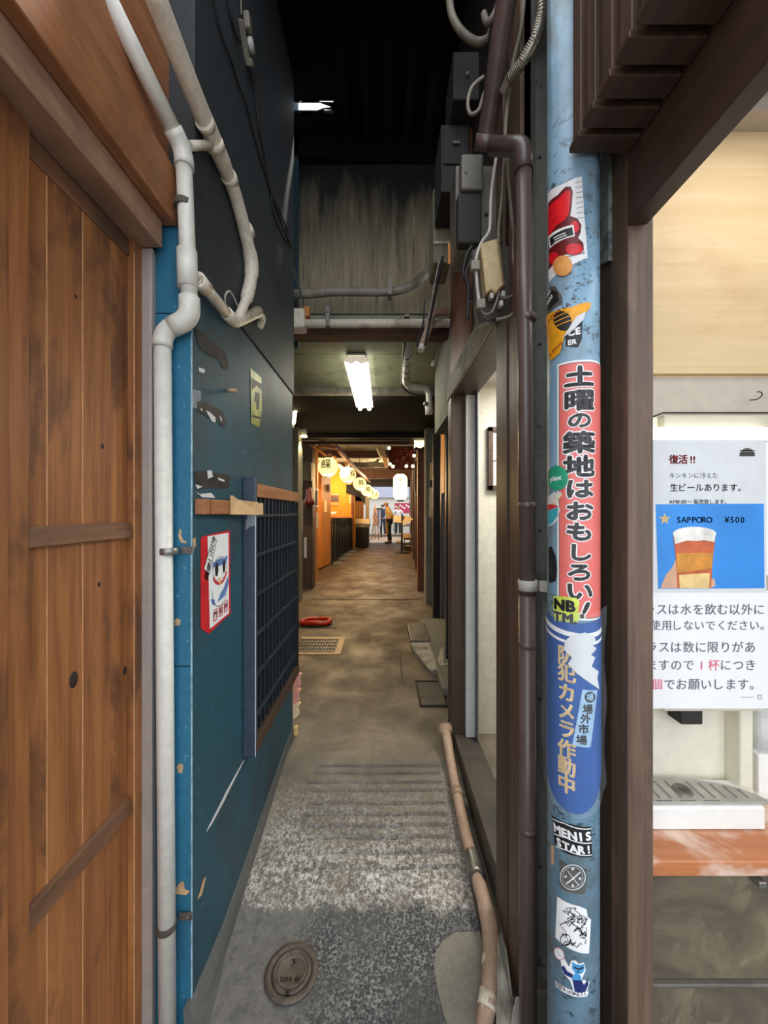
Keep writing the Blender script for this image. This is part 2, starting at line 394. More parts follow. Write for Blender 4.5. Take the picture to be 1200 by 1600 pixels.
plain('shirt', (212, 170, 104), .8, var=.06); plain('trousers', (30, 28, 30), .8); plain('apron', (226, 184, 112), .8); plain('hair_grey', (92, 78, 66), .8)
plain('shoe', (34, 28, 26), .5); plain('navy_cloth', (40, 44, 74), .8); plain('white_cloth', (214, 212, 210), .8)
paint('ceiling_green', (132, 136, 108), (96, 96, 74), (.5, .7), None, .6, (1, 1, 1)); paint('concrete_wall', (120, 118, 104), (84, 78, 66), (.5, .7), None, .8)
plain('sill_grey', (74, 68, 60), .5, var=.2, sc=9); paint('rubble', (176, 170, 156), (112, 102, 92), (.48, .66), None, .8, (2, 2, 1))
paint('kerb_grey', (98, 98, 94), (66, 62, 58), (.5, .7), None, .7, (1, .3, 1))
# ground: worn concrete alley with a wet dark asphalt apron at the street end
n = NT('ground'); y = n.axis(1); x = n.axis(0)
edge = n.noise(9, 5, .7); yy = n.add(y, n.mul(edge, -.22))
dust = n.noise(60, 6, .9, (1, .8, 1)); bigd = n.noise(3.2, 4)
cn = n.noise(4.5, 6, .65, (1, 1, 1), .6); conc = n.mix(n.mask(n.add(y, n.mul(n.noise(2, 3), .8)), 2.6, 4.6), n.ramp(cn, [(.3, (98, 90, 78)), (.5, (122, 112, 97)), (.72, (146, 136, 120))]), n.ramp(cn, [(.3, (62, 47, 30)), (.5, (86, 66, 42)), (.72, (112, 90, 62))]))  # far concrete browner: warm, dim passage light put into its colour
worn = n.mask(n.add(y, n.mul(n.noise(5, 5), -.7)), 2.0, 1.0)
pale = n.mul(n.mask(dust, .47, .57), n.mul(n.mask(bigd, .30, .55), n.mask(n.add(y, n.mul(n.noise(6, 4), -.5)), 1.75, 1.15))); conc = n.mix(worn, conc, n.mix(.6, conc, (92, 86, 80))); conc = n.mix(pale, conc, (232, 228, 222))
pit = n.voro(52, (1, 1, 1)); conc = n.mix(n.mul(n.mask(pit, .2, .08), n.mul(worn, .8)), conc, (62, 56, 52))
ag = n.mix(.25, n.noise(75, 4, .85, (1, 1, 1), 1.0), n.voro(115)); asp = n.ramp(ag, [(.36, (36, 37, 39)), (.45, (56, 57, 59)), (.52, (82, 83, 84)), (.6, (138, 138, 136))])
asp = n.mix(n.mask(n.noise(4, 4), .5, .7), asp, (78, 77, 75))
xl = n.add(x, n.mul(edge, .12)); asp = n.mix(n.mul(n.mask(xl, -.15, -.26), .85), asp, n.ramp(n.noise(30, 5, .7), [(.35, (92, 90, 87)), (.7, (128, 124, 118))]))
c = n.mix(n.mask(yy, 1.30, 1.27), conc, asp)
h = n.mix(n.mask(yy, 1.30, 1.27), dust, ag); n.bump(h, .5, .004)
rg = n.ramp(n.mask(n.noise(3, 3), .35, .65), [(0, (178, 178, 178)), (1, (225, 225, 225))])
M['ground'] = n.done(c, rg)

# ------------------------------------------------------------------ the setting: ground
def grid_floor():
    g = G(); xs = [-12, -6, -3, -2.2, -1.8]+[-1.5+.1*i for i in range(10)]+[-.5+.02*i for i in range(51)]+[.6+.2*i for i in range(6)]+[2.4, 4, 8, 14]
    gro = []
    for py in (1197, 1209, 1223, 1236, 1256, 1273, 1291, 1310, 1333, 1357): gro.append(PF(560, py).y)
    gro = sorted(gro); rows = [-8, -4, -2, -1, -.4, 0, .3, .6, .8, 1.0, 1.2, 1.3, 1.4, 1.46]
    for q in gro: rows += [q-.010, q-.004, q+.004, q+.008, q+.018]
    rows += [2.1, 2.3, 2.6, 3, 3.5, 4, 4.5, 5, 5.5, 5.70, 5.72, 5.735, 5.75, 6, 7, 8, 9, 10, 12, 14, 15, 16, 17, 18, 20, 22, 26, 60]
    rows = sorted(rows)
    vs = []
    for yv in rows:
        r = []
        for xv in xs:
            z = fz(yv); w = 0
            for q in gro:
                if abs(abs(yv-q)-.004) < 1e-6 and -.37+.04*noise.noise((q*9, 0, 3)) < xv < .3: z -= .008; w = 1
                if abs(yv-q-.008) < 1e-6 and -.37+.04*noise.noise((q*9, 0, 3)) < xv < .3: z += .005; w = 1
            if abs(yv-5.72) < .016 and abs(yv-5.72) > -1 and -1.1 < xv < .55 and 5.715 < yv < 5.74: z -= .02
            if abs(xv) < .56 and 0 < yv < 5 and not w: z += .003*noise.noise((xv*6, yv*6, 0))
            wob = .008*noise.noise((xv*7, round(yv, 1), 1)) if 1.5 < yv < 2.05 else (.05*noise.noise((xv*3, 5, 1)) if 5.6 < yv < 5.8 else 0)
            r.append(g.bm.verts.new((xv, yv+wob, z)))
        vs.append(r)
    for a, b in zip(vs, vs[1:]):
        for i in range(len(xs)-1): g.bm.faces.new((a[i], a[i+1], b[i+1], b[i]))
    o = struct(g, 'floor', 'ground', 'worn grey concrete alley floor with ridged ramp and dark asphalt at its mouth', 'floor')
    for v in o.data.vertices: v.co += o.location
    o.location = (0, 0, 0)
    return o
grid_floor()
g = G(); pts = [PF(680, 1490), PF(678, 1510), PF(684, 1550), PF(694, 1590), PF(712, 1640), PF(730, 1690), PF(770, 1690), PF(766, 1600), PF(764, 1560), PF(758, 1500), PF(752, 1456), PF(738, 1448), PF(712, 1456), PF(692, 1472)]
g.prism([(p.x, p.y, .0005) for p in pts], (0, 0, .003)); struct(g, 'floor', 'patch_grey', 'pale concrete patch in the asphalt beside the drain pipe', 'floor')

# left building: jutting blue box, its plinth, its dark upper boarding
XL, YB, YE = -.535, 1.07, 2.245
g = G().box(-.75, XL, YB+.001, YE, 0, 2.14, .003); struct(g, 'wall_left', 'blue_wall', 'dark teal painted panel wall flanking the alley, scuffed and scratched')
g = G().box(-.75, XL+.006, YB+.002, YE+.012, 2.14, 4.6, .003); struct(g, 'wall_left_upper', 'charcoal_wall', 'charcoal boarding above the seam of the teal alley wall')
g = G().box(-.634, XL+.001, YB-.004, YB+.001, 0.02, 1.02, .001).box(-.634, XL+.001, YB-.004, YB+.001, 1.023, 2.0, .001).box(-.634, XL+.001, YB-.004, YB+.001, 2.003, 2.36, .001)
struct(g, 'wall_left_end', 'blue_face', 'bright blue painted end face of the jutting wall beside the conduit')
g = G().box(XL-.0012, XL+.0022, YB-.0052, YB-.001, .08, 2.14, .0004).roughen(.0007, 40, cuts=3); struct(g, 'trim_49', 'worn_blue', 'pale worn paint line down the corner of the blue wall end', 'edge')
g = G()
for (ya, xa, za), (yb, xb, zb) in zip(((YB-.03, -.482, .10), (1.28, -.517, .082), (YE, -.526, .20)), ((1.28, -.517, .082), (YE, -.526, .20))):
    g.hexa([(XL-.01, ya, -.01), (xa, ya, -.01), (xb, yb, -.01), (XL-.01, yb, -.01), (XL-.01, ya, za), (XL+.005, ya, za), (XL+.004, yb, zb), (XL-.01, yb, zb)])
g.roughen(.005, 9, cuts=2)
struct(g, 'baseboard_left', 'kerb_grey', 'grey mortar skirting along the foot of the teal wall', 'skirting')
g = G().box(-3.2, -.66, -.3, 2.2, 2.6, 4.6, 0).box(-3.2, -.70, -.3, 1.04, 0, 2.6, 0); struct(g, 'wall_left_house', 'post_wood', 'brown timber body of the house behind the wooden door')
g = G().box(-.66, -.60, .15, 1.085, 2.385, 3.3, .002); struct(g, 'wall_left_boarding', 'lintel_wood', 'orange brown boarding above the door beam')
g = G().box(-.67, -.570, .15, 1.060, 2.238, 2.388, .003); struct(g, 'trim_1', 'lintel_wood', 'orange brown timber beam over the plank door', 'beam')
g = G().box(-.67, -.600, .15, 1.040, 2.165, 2.236, .003); struct(g, 'trim_2', 'lintel_grey', 'greyish weathered door head under the orange brown beam', 'beam')
g = G().box(-.672, -.632, 1.040, 1.066, 0, 2.165, .002).box(-.632, -.628, 1.040, 1.052, 0, 2.165, .001)
struct(g, 'trim_3', 'alu', 'pinkish aluminium door track strip beside the white conduit', 'door track')
g = G().box(-.69, -.652, .45, .668, 0, 2.17, .003); struct(g, 'trim_4', 'door_wood', 'pale edged door post at the near side of the plank door', 'door post')

# plank door
d = thing('door_1', (-.67, .84, 0), 'orange brown plank door with worn cross rails', 'door'); d['kind'] = 'structure'
part(G().box(-.70, -.655, .668, .710, .02, 2.165, .002), 'stile', 'door_wood', d)
part(G().box(-.70, -.655, 1.008, 1.040, .02, 2.165, .002), 'stile', 'door_wood', d)
ys = [.710, .765, .856, .946, 1.008]
for y in (.765, .856): part(G().box(-.6735, -.6712, y-.0011, y+.0011, .05, 2.12, 0), 'seam', 'seam_and_highlight', d, 'pale highlight painted along the stile edge')
part(G().box(-.657, -.6545, 1.0072, 1.0095, .05, 2.13, 0), 'seam', 'seam_and_highlight', d, 'pale highlight painted along the stile edge')  # edge highlight of the right stile, painted as a pale strip
for px, py, r_ in ((118, 463, 3), (160, 697, 4), (155, 913, 4), (115, 1062, 11), (195, 1048, 7), (40, 770, 3), (135, 330, 3)):
    p = PX(px, py, -.672); g = G().lathe([(0, 0), (r_*.0011, 0), (r_*.0009, .0012), (0, .0014)], (-.672, p.y, p.z), 'x', 12, cap=False)
    for v in g.bm.verts: v.co.z = p.z+(v.co.z-p.z)*1.5
    part(g, 'knot', 'knot', d, 'dark knot')
for a, b in zip(ys, ys[1:]): part(G().box(-.70, -.672, a+.0006, b-.0006, .04, 2.13, .0012), 'plank', 'door_wood', d)
part(G().box(-.70, -.668, .71, 1.008, 2.12, 2.165, .002), 'top_rail', 'door_rail', d)
g = G().hexa([(-.68, .71, 1.383), (-.655, .71, 1.383), (-.655, 1.0, 1.383), (-.68, 1.0, 1.383), (-.68, .71, 1.418), (-.66, .71, 1.424), (-.66, 1.0, 1.424), (-.68, 1.0, 1.418)], .002)
part(g, 'middle_rail', 'door_rail', d, 'dark worn middle rail')
g = G().hexa([(-.68, .71, .668), (-.655, .71, .668), (-.655, 1.0, .668), (-.68, 1.0, .668), (-.68, .71, .712), (-.662, .71, .706), (-.662, 1.0, .706), (-.68, 1.0, .712)], .002)
part(g, 'bottom_rail', 'door_rail', d)

# roof over the passage, with a torn gap showing sky
ZR = 3.98
def roof():
    g = G(); a, b = PX(446, 157, -.6), 0
    def q(px, py): d = (ZR-EYE)*F/(800-py); return Vector(((px-600)/F*d, d, ZR))
    hole = [q(448, 158), (q(470, 161)), q(500, 161), q(522, 169), q(505, 171), q(490, 177), q(470, 177), q(456, 174)]
    x0, x1, y0, y1 = -1.4, 1.4, 1.3, 3.2
    hx = [p.x for p in hole]; hy = [p.y for p in hole]; A, B, c, e = min(hx), max(hx), min(hy), max(hy)
    for r in ((x0, x1, y0, c), (x0, x1, e, y1), (x0, A, c, e), (B, x1, c, e)): g.box(r[0], r[1], r[2], r[3], ZR, ZR+.02, 0)
    # ragged leftovers reaching into the gap
    for i in range(len(hole)):
        p, r = hole[i], hole[(i+1) % len(hole)]
        mid = (p+r)/2; ctr = Vector(((A+B)/2, (c+e)/2, ZR)); far = ctr+(mid-ctr)*2.2
        g.prism([p, r, Vector((min(max(far.x, A-.02), B+.02), min(max(far.y, c-.02), e+.02), ZR))], (0, 0, .01))
    return struct(g, 'ceiling', 'tar_black', 'soot black roof over the passage with a torn gap showing sky', 'roof')
roof()
g = G()
for k in range(2, 9): g.box(-.52+.13*k, -.48+.13*k, 1.4, 3.0, ZR-.05, ZR-.001, .002)
struct(g, 'trim_5', 'tar_black', 'black rafters under the passage roof', 'rafters')
g = G().box(-1.0, 1.0, 1.35, 1.40, ZR-.2, ZR+.3, .002); struct(g, 'trim_6', 'tar_black', 'black beam across the top of the passage', 'beam')

# grimy panel above the tunnel mouth and the beams of the mouth
g = G().box(-.62, .6, 2.56, 2.62, ZR-.16, ZR, .002); struct(g, 'trim_48', 'tar_black', 'black soot covered plate along the top of the grimy panel', 'beam')
g = G().box(-.62, .55, 2.62, 2.66, 2.70, ZR, .002); struct(g, 'wall_over_passage', 'old_panel', 'grimy beige panel streaked with soot and painted-in shade above the passage')
g = G().box(-.80, -.575, 2.56, 2.60, 2.55, 4.4, .002); struct(g, 'wall_left_return', 'blue_wall', 'narrow teal strip behind the charcoal wall end')
g = G().box(-.64, .46, 2.46, 2.60, 2.60, 2.72, .004).roughen(.008, 7, cuts=3); struct(g, 'trim_7', 'black_wood_x', 'rough blackened beam above the white conduit', 'beam')
g = G().box(-.8, .5, 2.36, 2.44, 2.535, 2.605, .003); struct(g, 'trim_8', 'beam_x', 'brown beam below the white conduit at the passage mouth', 'beam')

# tunnel: ceiling pieces, walls
g = G().box(-2.3, 1.2, 2.44, 2.95, 2.665, 2.70, .001).box(-2.3, 1.2, 2.956, 3.75, 2.665, 2.70, .001); struct(g, 'ceiling_near', 'ceiling_green', 'greenish grey ceiling lit by the twin tube light', 'ceiling')
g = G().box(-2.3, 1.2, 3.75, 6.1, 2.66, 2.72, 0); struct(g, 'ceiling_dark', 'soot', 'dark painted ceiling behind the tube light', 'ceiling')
g = G().box(-2.3, 1.2, 3.74, 3.80, 2.60, 2.70, .002); struct(g, 'trim_9', 'box_grey', 'dull green ledge where the lit ceiling ends', 'beam')
g = G().box(-2.3, 1.2, 5.95, 6.2, 2.60, 2.95, .003); struct(g, 'trim_10', 'black_wood_x', 'dark brown beam at the start of the lantern passage', 'beam')
g = G().box(-2.3, 1.2, 6.22, 6.26, 2.545, 2.60, .002); struct(g, 'trim_11', 'beam_x', 'thin brown batten under the dark beam', 'beam')
g = G().box(-3.2, 1.3, 6.26, 16.6, 2.95, 3.0, 0); struct(g, 'ceiling_far', 'concrete_wall', 'grey brown ceiling above the lanterns', 'ceiling')
for i, (y, z) in enumerate(((9.4, 2.78), (11.6, 2.80), (13.5, 2.62), (15.2, 2.45))):
    g = G().box(-3.1, 1.2, y, y+.16, z, 2.95, .004); struct(g, 'trim_%d' % (12+i), 'black_wood_x' if i % 2 else 'beam_x', ['ceiling beam just behind the painted dark red cloth', 'ceiling beam above the last of the round lanterns', 'deep ceiling beam above the standing man', 'last ceiling beam before the bright street'][i], 'beam')
g = G().box(-2.4, -1.02, 2.3, 2.36, 0, 2.7, 0).box(-2.42, -2.3, 2.3, 6.1, 0, 2.7, 0); struct(g, 'wall_left_recess', 'concrete_wall', 'grey wall of the recess behind the teal wall')
g = G().box(-1.9, -1.22, 5.45, 5.75, .1, 2.66, .004); struct(g, 'wall_left_pier', 'concrete_wall', 'pale grey pier carrying the small white spotlight')
g = G().box(-1.46, -1.20, 6.45, 6.72, .1, 2.62, .008); struct(g, 'trim_16', 'dark_wood_z', 'weathered grey brown post at the start of the orange shop front', 'post')
g = G().box(-1.62, -1.25, 7.2, 7.3, .12, 2.6, .003).box(-1.60, -1.52, 7.3, 8.6, .1, 2.6, .003); struct(g, 'wall_left_shop', 'orange_wood', 'orange timber shop front wall beside the grey brown post')
g = G().prism([(-1.55, 8.62, .20), (-1.40, 8.62, .20), (-1.295, 9.36, .20), (-1.40, 9.40, .20)], (0, 0, 2.3), .003); struct(g, 'wall_left_partition', 'orange_wood', 'orange timber partition beneath the nearest round lantern')
g = G().box(-3.0, -2.9, 8.6, 16.0, .1, 3.0, 0).box(-3.0, -1.0, 13.2, 13.3, .1, 3.0, 0); struct(g, 'wall_left_ochre', 'ochre_wall', 'ochre yellow wall of the dining nook')
g = G().box(-1.12, -1.04, 13.15, 13.31, .1, 2.9, .004); struct(g, 'trim_17', 'red_wood', 'dark red brown post at the end of the slatted fence', 'post')
g = G().box(-3.0, -.66, 15.9, 16.1, 1.9, 3.0, 0).box(-3.0, -.85, 15.9, 16.05, 0, 2.2, 0); struct(g, 'wall_left_end_far', 'orange_wood', 'timber end wall beside the bright street')

# right side of the alley
def post(n, x0, x1, y0, y1, z0, z1, mat, label): return struct(G().box(x0, x1, y0, y1, z0, z1, .003), n, mat, label, 'post')
post('trim_18', .390, .47, 1.10, 1.205, 0, 4.4, 'post_wood', 'brown doorway post next to the plum downpipe')
post('trim_19', .386, .47, 1.208, 1.255, 0, 2.2, 'post_dark', 'narrow brown batten in the doorway frame')
post('trim_20', .390, .47, 1.258, 1.337, 0, 4.4, 'dark_wood_z', 'brown inner doorway post with a worn yellow streak')
post('trim_21', .378, .477, 2.16, 2.27, .10, 2.11, 'post_dark', 'dark brown far post of the doorway')
post('trim_22', .392, .47, 1.74, 2.27, 2.20, 3.5, 'red_wood', 'reddish brown upper post over the doorway corner')
g = G().box(.372, .384, 1.30, 2.27, 2.10, 2.215, .003); struct(g, 'trim_23', 'grey_wood', 'weathered pale grey lintel board over the doorway', 'lintel')
g = G().box(.384, .515, 1.30, 2.27, 2.10, 2.20, .002); struct(g, 'trim_24', 'post_dark', 'dark brown lintel body over the doorway', 'lintel')
g = G().box(.40, .52, 1.10, 2.27, 2.215, 4.4, .002); struct(g, 'wall_right_upper', 'black_wood', 'dark board wall above the doorway behind the meter boxes')
g = G().box(.395, .52, 1.0, 2.30, -.02, .20, .004).box(.33, .395, 1.25, 2.30, -.02, .075, .004); struct(g, 'trim_25', 'sill_grey', 'raised dark grey doorway sill beside the floor pipe', 'sill')
g = G().box(.455, .505, 2.13, 2.16, .2, 2.10, .002).box(.51, .518, 2.10, 2.16, .2, 2.10, .001); struct(g, 'trim_26', 'white_frame', 'white metal door jamb on the far post', 'jamb')
g = G().box(.506, .512, 2.08, 2.16, .2, 2.10, .0005); struct(g, 'trim_27', 'alu_dark', 'grey rubber track of the white metal jamb', 'jamb')
g = G().box(.52, 1.4, 2.30, 2.36, 0, 2.4, .002).box(1.38, 1.44, 1.2, 2.3, 0, 2.4, 0).box(.52, 1.4, 1.2, 2.3, 2.22, 2.26, 0).box(.52, 1.4, 1.2, 2.3, .0, .04, 0); struct(g, 'wall_right_room', 'white_board', 'off white wall of the room behind the doorway')
lamp('room_fill', 'AREA', (.95, 1.75, 2.2), 14, (1, .97, .9), .4)  # added area light with no visible fixture, brightens the white room
w = thing('window_1', (.66, 2.29, 1.55), 'small dark framed window in the off white room wall', 'window'); w['kind'] = 'structure'
a, b = P(762, 668, 2.29), P(800, 766, 2.29)
part(G().box(a.x, a.x+.028, 2.27, 2.30, b.z, a.z, .002).box(a.x, b.x, 2.27, 2.30, a.z-.028, a.z, .002).box(a.x, b.x, 2.27, 2.30, b.z, b.z+.028, .002).box(b.x-.028, b.x, 2.27, 2.30, b.z, a.z, .002), 'window_frame', 'dark_wood', w)
part(G().box(a.x+.028, b.x-.028, 2.285, 2.298, b.z+.028, a.z-.028, 0), 'pane', 'paper_grey', w)
part(G().box(a.x+.028, b.x-.028, 2.275, 2.285, (a.z+b.z)/2-.01, (a.z+b.z)/2+.01, .001), 'glazing_bar', 'white_frame', w)
g = G().box(.398, .52, 1.03, 1.045, 0, 4.4, .002); struct(g, 'wall_right_plate', 'steel_plate', 'dark riveted steel strip between the plum downpipe and the blue pole')
g = G()
for z in (.5, .95, 1.40, 1.9, 2.4): g.ball((.418, 1.028, z), .004, 8)
struct(g, 'trim_28', 'iron_dark', 'rivet heads on the dark steel strip', 'rivets')
post('trim_29', .512, .56, .862, .935, 0, 3.0, 'post_dark', 'dark inner strip of the stall post behind the blue pole')
post('trim_30', .508, .562, .80, .860, 0, 3.0, 'post_wood', 'brown stall corner post with scratched front face')
g = G().hexa([(.500, .855, 2.01), (.511, .855, 2.01), (.511, .93, 2.04), (.500, .93, 2.04), (.500, .855, 2.36), (.511, .855, 2.36), (.511, .93, 2.36), (.500, .93, 2.36)], .001)
struct(g, 'trim_31', 'mesh_board', 'speckled grey green board scrap on the stall post')
g = G().box(.505, .545, .05, .797, 2.045, 2.62, .003); struct(g, 'trim_32', 'dark_wood', 'wide dark brown fascia board over the stall opening', 'fascia')

# far right wall of the alley
g = G().box(.40, .50, 2.30, 3.02, 2.06, 2.66, .002); struct(g, 'wall_right_panel', 'concrete_wall', 'grey green panel box overhead past the doorway')
g = G().box(.78, .86, 2.36, 6.2, 0, 2.7, 0); struct(g, 'wall_right_recess', 'black_wood', 'dark wall set back past the doorway')
post('trim_33', .535, .585, 3.30, 3.36, .1, 2.3, 'blue_slat', 'dark navy frame post past the doorway')
g = G().box(.53, .57, 3.37, 3.58, 1.62, 2.36, .002); struct(g, 'wall_right_slats', 'orange_wood', 'lit timber boarding behind the navy frame post')
post('trim_34', .60, .68, 4.66, 4.78, .1, 2.4, 'black_wood', 'black post standing past the raised concrete step')
post('trim_35', .70, .74, 4.70, 4.78, .1, 2.4, 'alu_dark', 'grey metal door edge beside the black post')
post('trim_36', .60, .72, 5.50, 5.75, .1, 2.66, 'concrete_wall', 'grey concrete pier with paper notices')
post('trim_37', .555, .70, 6.30, 6.50, .1, 2.6, 'red_wood', 'reddish brown post under the square lantern')
RX = lambda y: .66+.042*(y-6.5)
g = G().prism([(.66, 6.5, .1), (RX(15.9), 15.9, .1), (RX(15.9)+.15, 15.9, .1), (.85, 6.5, .1)], (0, 0, 2.85)); struct(g, 'wall_right_far', 'dark_wood_z', 'dark timber shop fronts beyond the square lantern')
for i, (y, x) in enumerate(((7.4, .57), (8.6, .57), (10.2, .55), (12.0, .53))): post('trim_%d' % (38+i), RX(y)-.05, RX(y)+.05, y, y+.12, .1, 2.6, 'dark_wood_z', ['first dark post of the shop fronts past the red brown post', 'second dark post of the shop fronts past the red brown post', 'third dark post of the shop fronts past the red brown post', 'last dark post of the shop fronts past the red brown post'][i])

# street beyond the alley end
g = G().box(-8, 8, 21.5, 21.7, 0, 2.25, 0); struct(g, 'wall_street_front', 'white_board', 'sunlit pale shop wall across the far street')
g = G().box(-8, 8, 21.3, 21.5, 2.25, 6, 0); struct(g, 'wall_street_canopy', 'far_shutter', 'pale blue grey shutter and canopy across the far street')

g = G().box(.545, 3.0, .0, 1.9, 2.70, 4.8, 0); struct(g, 'wall_right_house', 'dark_wood', 'dark upper storey over the drinks stall')

# ------------------------------------------------------------------ conduits and fittings by the plank door
def arc(p, a, b, r=.03, n=6):
    """rounded corner at p between neighbours a and b"""
    p, a, b = Vector(p), Vector(a), Vector(b); u, v = (a-p).normalized(), (b-p).normalized()
    s, e = p+u*r, p+v*r; return [s.lerp(p, t).lerp(p.lerp(e, t), t) for t in [k/n for k in range(n+1)]]
def rounded(pts, r=.03):
    o = [Vector(pts[0])]
    for i in range(1, len(pts)-1): o += arc(pts[i], pts[i-1], pts[i+1], r)
    return o+[Vector(pts[-1])]
d0 = 1.035
q = [P(262, 1640, d0), P(254, 519, d0), P(297, 497, d0), P(287, 236, d0), P(140, -60, .80)]
t = thing('conduit_pipe', (q[0].x, q[0].y, 0), 'clean white conduit with two bends between plank door and bright blue wall end', 'pipe')
part(G().tube([q[0], q[1]+Vector((0, 0, -.03))], .0215, 20), 'lower_run', 'pipe_white', t)
part(G().tube([q[1]+Vector((.03, 0, .008)), q[2]+Vector((-.03, 0, -.008))], .0215, 20), 'cross_run', 'pipe_white', t)
part(G().tube([q[2]+Vector((-.001, 0, .04)), q[3]+Vector((0, 0, -.02))], .0205, 20), 'upper_run', 'pipe_white', t)
part(G().tube([q[3].lerp(q[4], .08), q[4]], .0205, 20), 'slanting_run', 'pipe_white', t)
def elbow(p, a, b, r=.0245, l=.042, name='elbow'):
    p, a, b = Vector(p), Vector(a), Vector(b); u, v = (a-p).normalized(), (b-p).normalized()
    path = [p+u*l]+arc(p, a, b, .03)+[p+v*l]; rs = [r]*len(path)
    return part(G().tube(path, rs, 20), name, 'pipe_white', t)
elbow(q[1], q[0], q[2]); elbow(q[2], q[1], q[3], .0265, .055); elbow(q[3], q[2], q[4], .0245, .045)
part(G().tube([P(293.5, 450, d0), P(292, 392, d0)], .0255, 20), 'coupling', 'pipe_white', t)
for px, py in ((287, 320), (263, 861), (260.5, 1447)):
    c = P(px, py, d0); k = part(G().lathe([(.0235, -.009), (.0245, -.008), (.0245, .008), (.0235, .009)], c, 'z', 20), 'clamp', 'steel' if py > 500 and py < 1000 else 'rust', t)
    sx = 1 if py > 500 else -1
    g = G().box(c.x+sx*.02, c.x+sx*.056, YB-.012, YB-.008, c.z-.010, c.z+.010, .001); part(g, 'tab', 'steel' if py < 1000 else 'rust', k)
    part(G().ball((c.x+sx*.044, YB-.013, c.z), .004, 8), 'screw', 'steel_dull', k)

# old wrapped drain hose on the charcoal wall
xh = -.505
def H(px, py, x=xh): return PX(px, py, x)
t = thing('drain_hose', H(385, 480), 'old cream wrapped drain hose bulging down the charcoal wall', 'pipe')
part(G().tube([H(235, -25), H(300, 140), H(337, 228), H(366, 300), H(385, 372), H(393, 415), H(389, 452), H(377, 487), H(369, 500)], [.024, .024, .025, .022, .0225, .026, .023, .016, .012], 16, 6), 'hose', 'pipe_old', t)
for (px, py) in ((318, 188), (356, 274), (383, 356)):
    p, r = H(px, py), H(px+5, py+9); part(G().tube([p, r], .0258, 16), 'tape_band', 'pipe_old', t)
c, e = H(333, 221), H(337, 232)
k = part(G().tube([c, e], .0285, 18), 'saddle_clamp', 'pipe_old', t)
part(G().tube([Vector((-.534, H(312, 228).y, H(312, 228).z)), c.lerp(e, .5)], .012, 12), 'clamp_arm', 'pipe_old', k)
t = thing('drain_pipe', H(365, 500), 'short slanting cream drain pipe with elbow on the charcoal wall', 'pipe')
xd = -.508
a, b, c2 = PX(309, 436, xd), PX(358, 494, xd), PX(403, 487, xd)
part(G().tube([a, b], .0165, 16), 'straight_run', 'pipe_old', t); part(G().tube([a, a.lerp(b, .22)], .021, 16), 'socket', 'pipe_old', t)
part(G().tube([a.lerp(b, .9), b]+arc(PX(366, 503, xd), a, c2, .02)+[c2], .021, 16), 'elbow', 'pipe_old', t)
part(G().tube([c2.lerp(b, .1), c2+Vector((0, .05, 0)), c2+Vector((-.02, .07, -.03))], .016, 12, 4), 'spout', 'pipe_old', t)
g = G().tube([H(352, 478, -.53), H(352, 462, -.52), H(358, 455, -.515), H(364, 462, -.515), H(371, 478, -.52)], .003, 8, 6)
solo(g, 'wire_loop', 'cable_white', 'small bent wire loop sticking out above the drain elbow', 'wire')
def cable(name, pts, r, mat, label, group=None, sm=6): return solo(G().tube(pts, r, 8, sm), name, mat, label, 'cable', group)
xc = -.522
cable('hanging_cable', [PX(330, -20, xc), PX(345, 52, xc), PX(360, 90, xc), PX(372, 130, xc), PX(384, 160, xc), PX(394, 200, xc), PX(408, 250, xc), PX(430, 320, xc), PX(452, 378, xc), P(459, 392, 2.28)], .004, 'cable_dark', 'thin dark cable with a knot running down the charcoal wall')
cable('hanging_cable', [PX(354, -20, xc), PX(364, 40, xc), PX(376, 66, xc)], .005, 'cable_dark', 'short dark cable dropping into the cord switch')
cable('hanging_cable', [PX(376, -20, xc), PX(377, 24, xc)], .003, 'cable_grey', 'short pale cord entering the top of the cord switch')
cable('hanging_cable', [PX(392, 106, xc), PX(399, 150, xc), PX(405, 200, xc), PX(414, 250, xc), PX(424, 300, xc), PX(446, 352, xc), P(456, 384, 2.28), P(462, 430, 2.30), P(472, 466, 2.36), P(476, 486, 2.36)], .0045, 'cable_dark', 'dark cord dropping from the cord switch to the beam')
cable('hanging_cable', [PX(424, 300, xc), PX(428, 335, xc), PX(444, 372, xc), P(458, 390, 2.27)], .004, 'cable_dark', 'slack black cable loop at the far edge of the charcoal wall')
t = thing('cord_switch', PX(384, 60, xc), 'grey cord switch with round button hanging high on the charcoal wall', 'switch')
g = G().beam(PX(376, 30, xc), PX(388, 104, xc), .03, .018, (1, 0, 0), .004); part(g, 'back_plate', 'cable_grey', t)
part(G().beam(PX(386, 22, xc+.012), PX(388, 50, xc+.012), .035, .022, (1, 0, 0), .004), 'upper_cap', 'cable_grey', t)
part(G().beam(PX(390, 92, xc+.012), PX(392, 106, xc+.012), .035, .022, (1, 0, 0), .004), 'lower_cap', 'cable_grey', t)
part(G().lathe([(.0, .0), (.022, .0), (.024, .006), (.022, .016), (.0, .018)], PX(389, 71, xc+.005), 'x', 20, cap=False), 'button', 'cable_white', t)

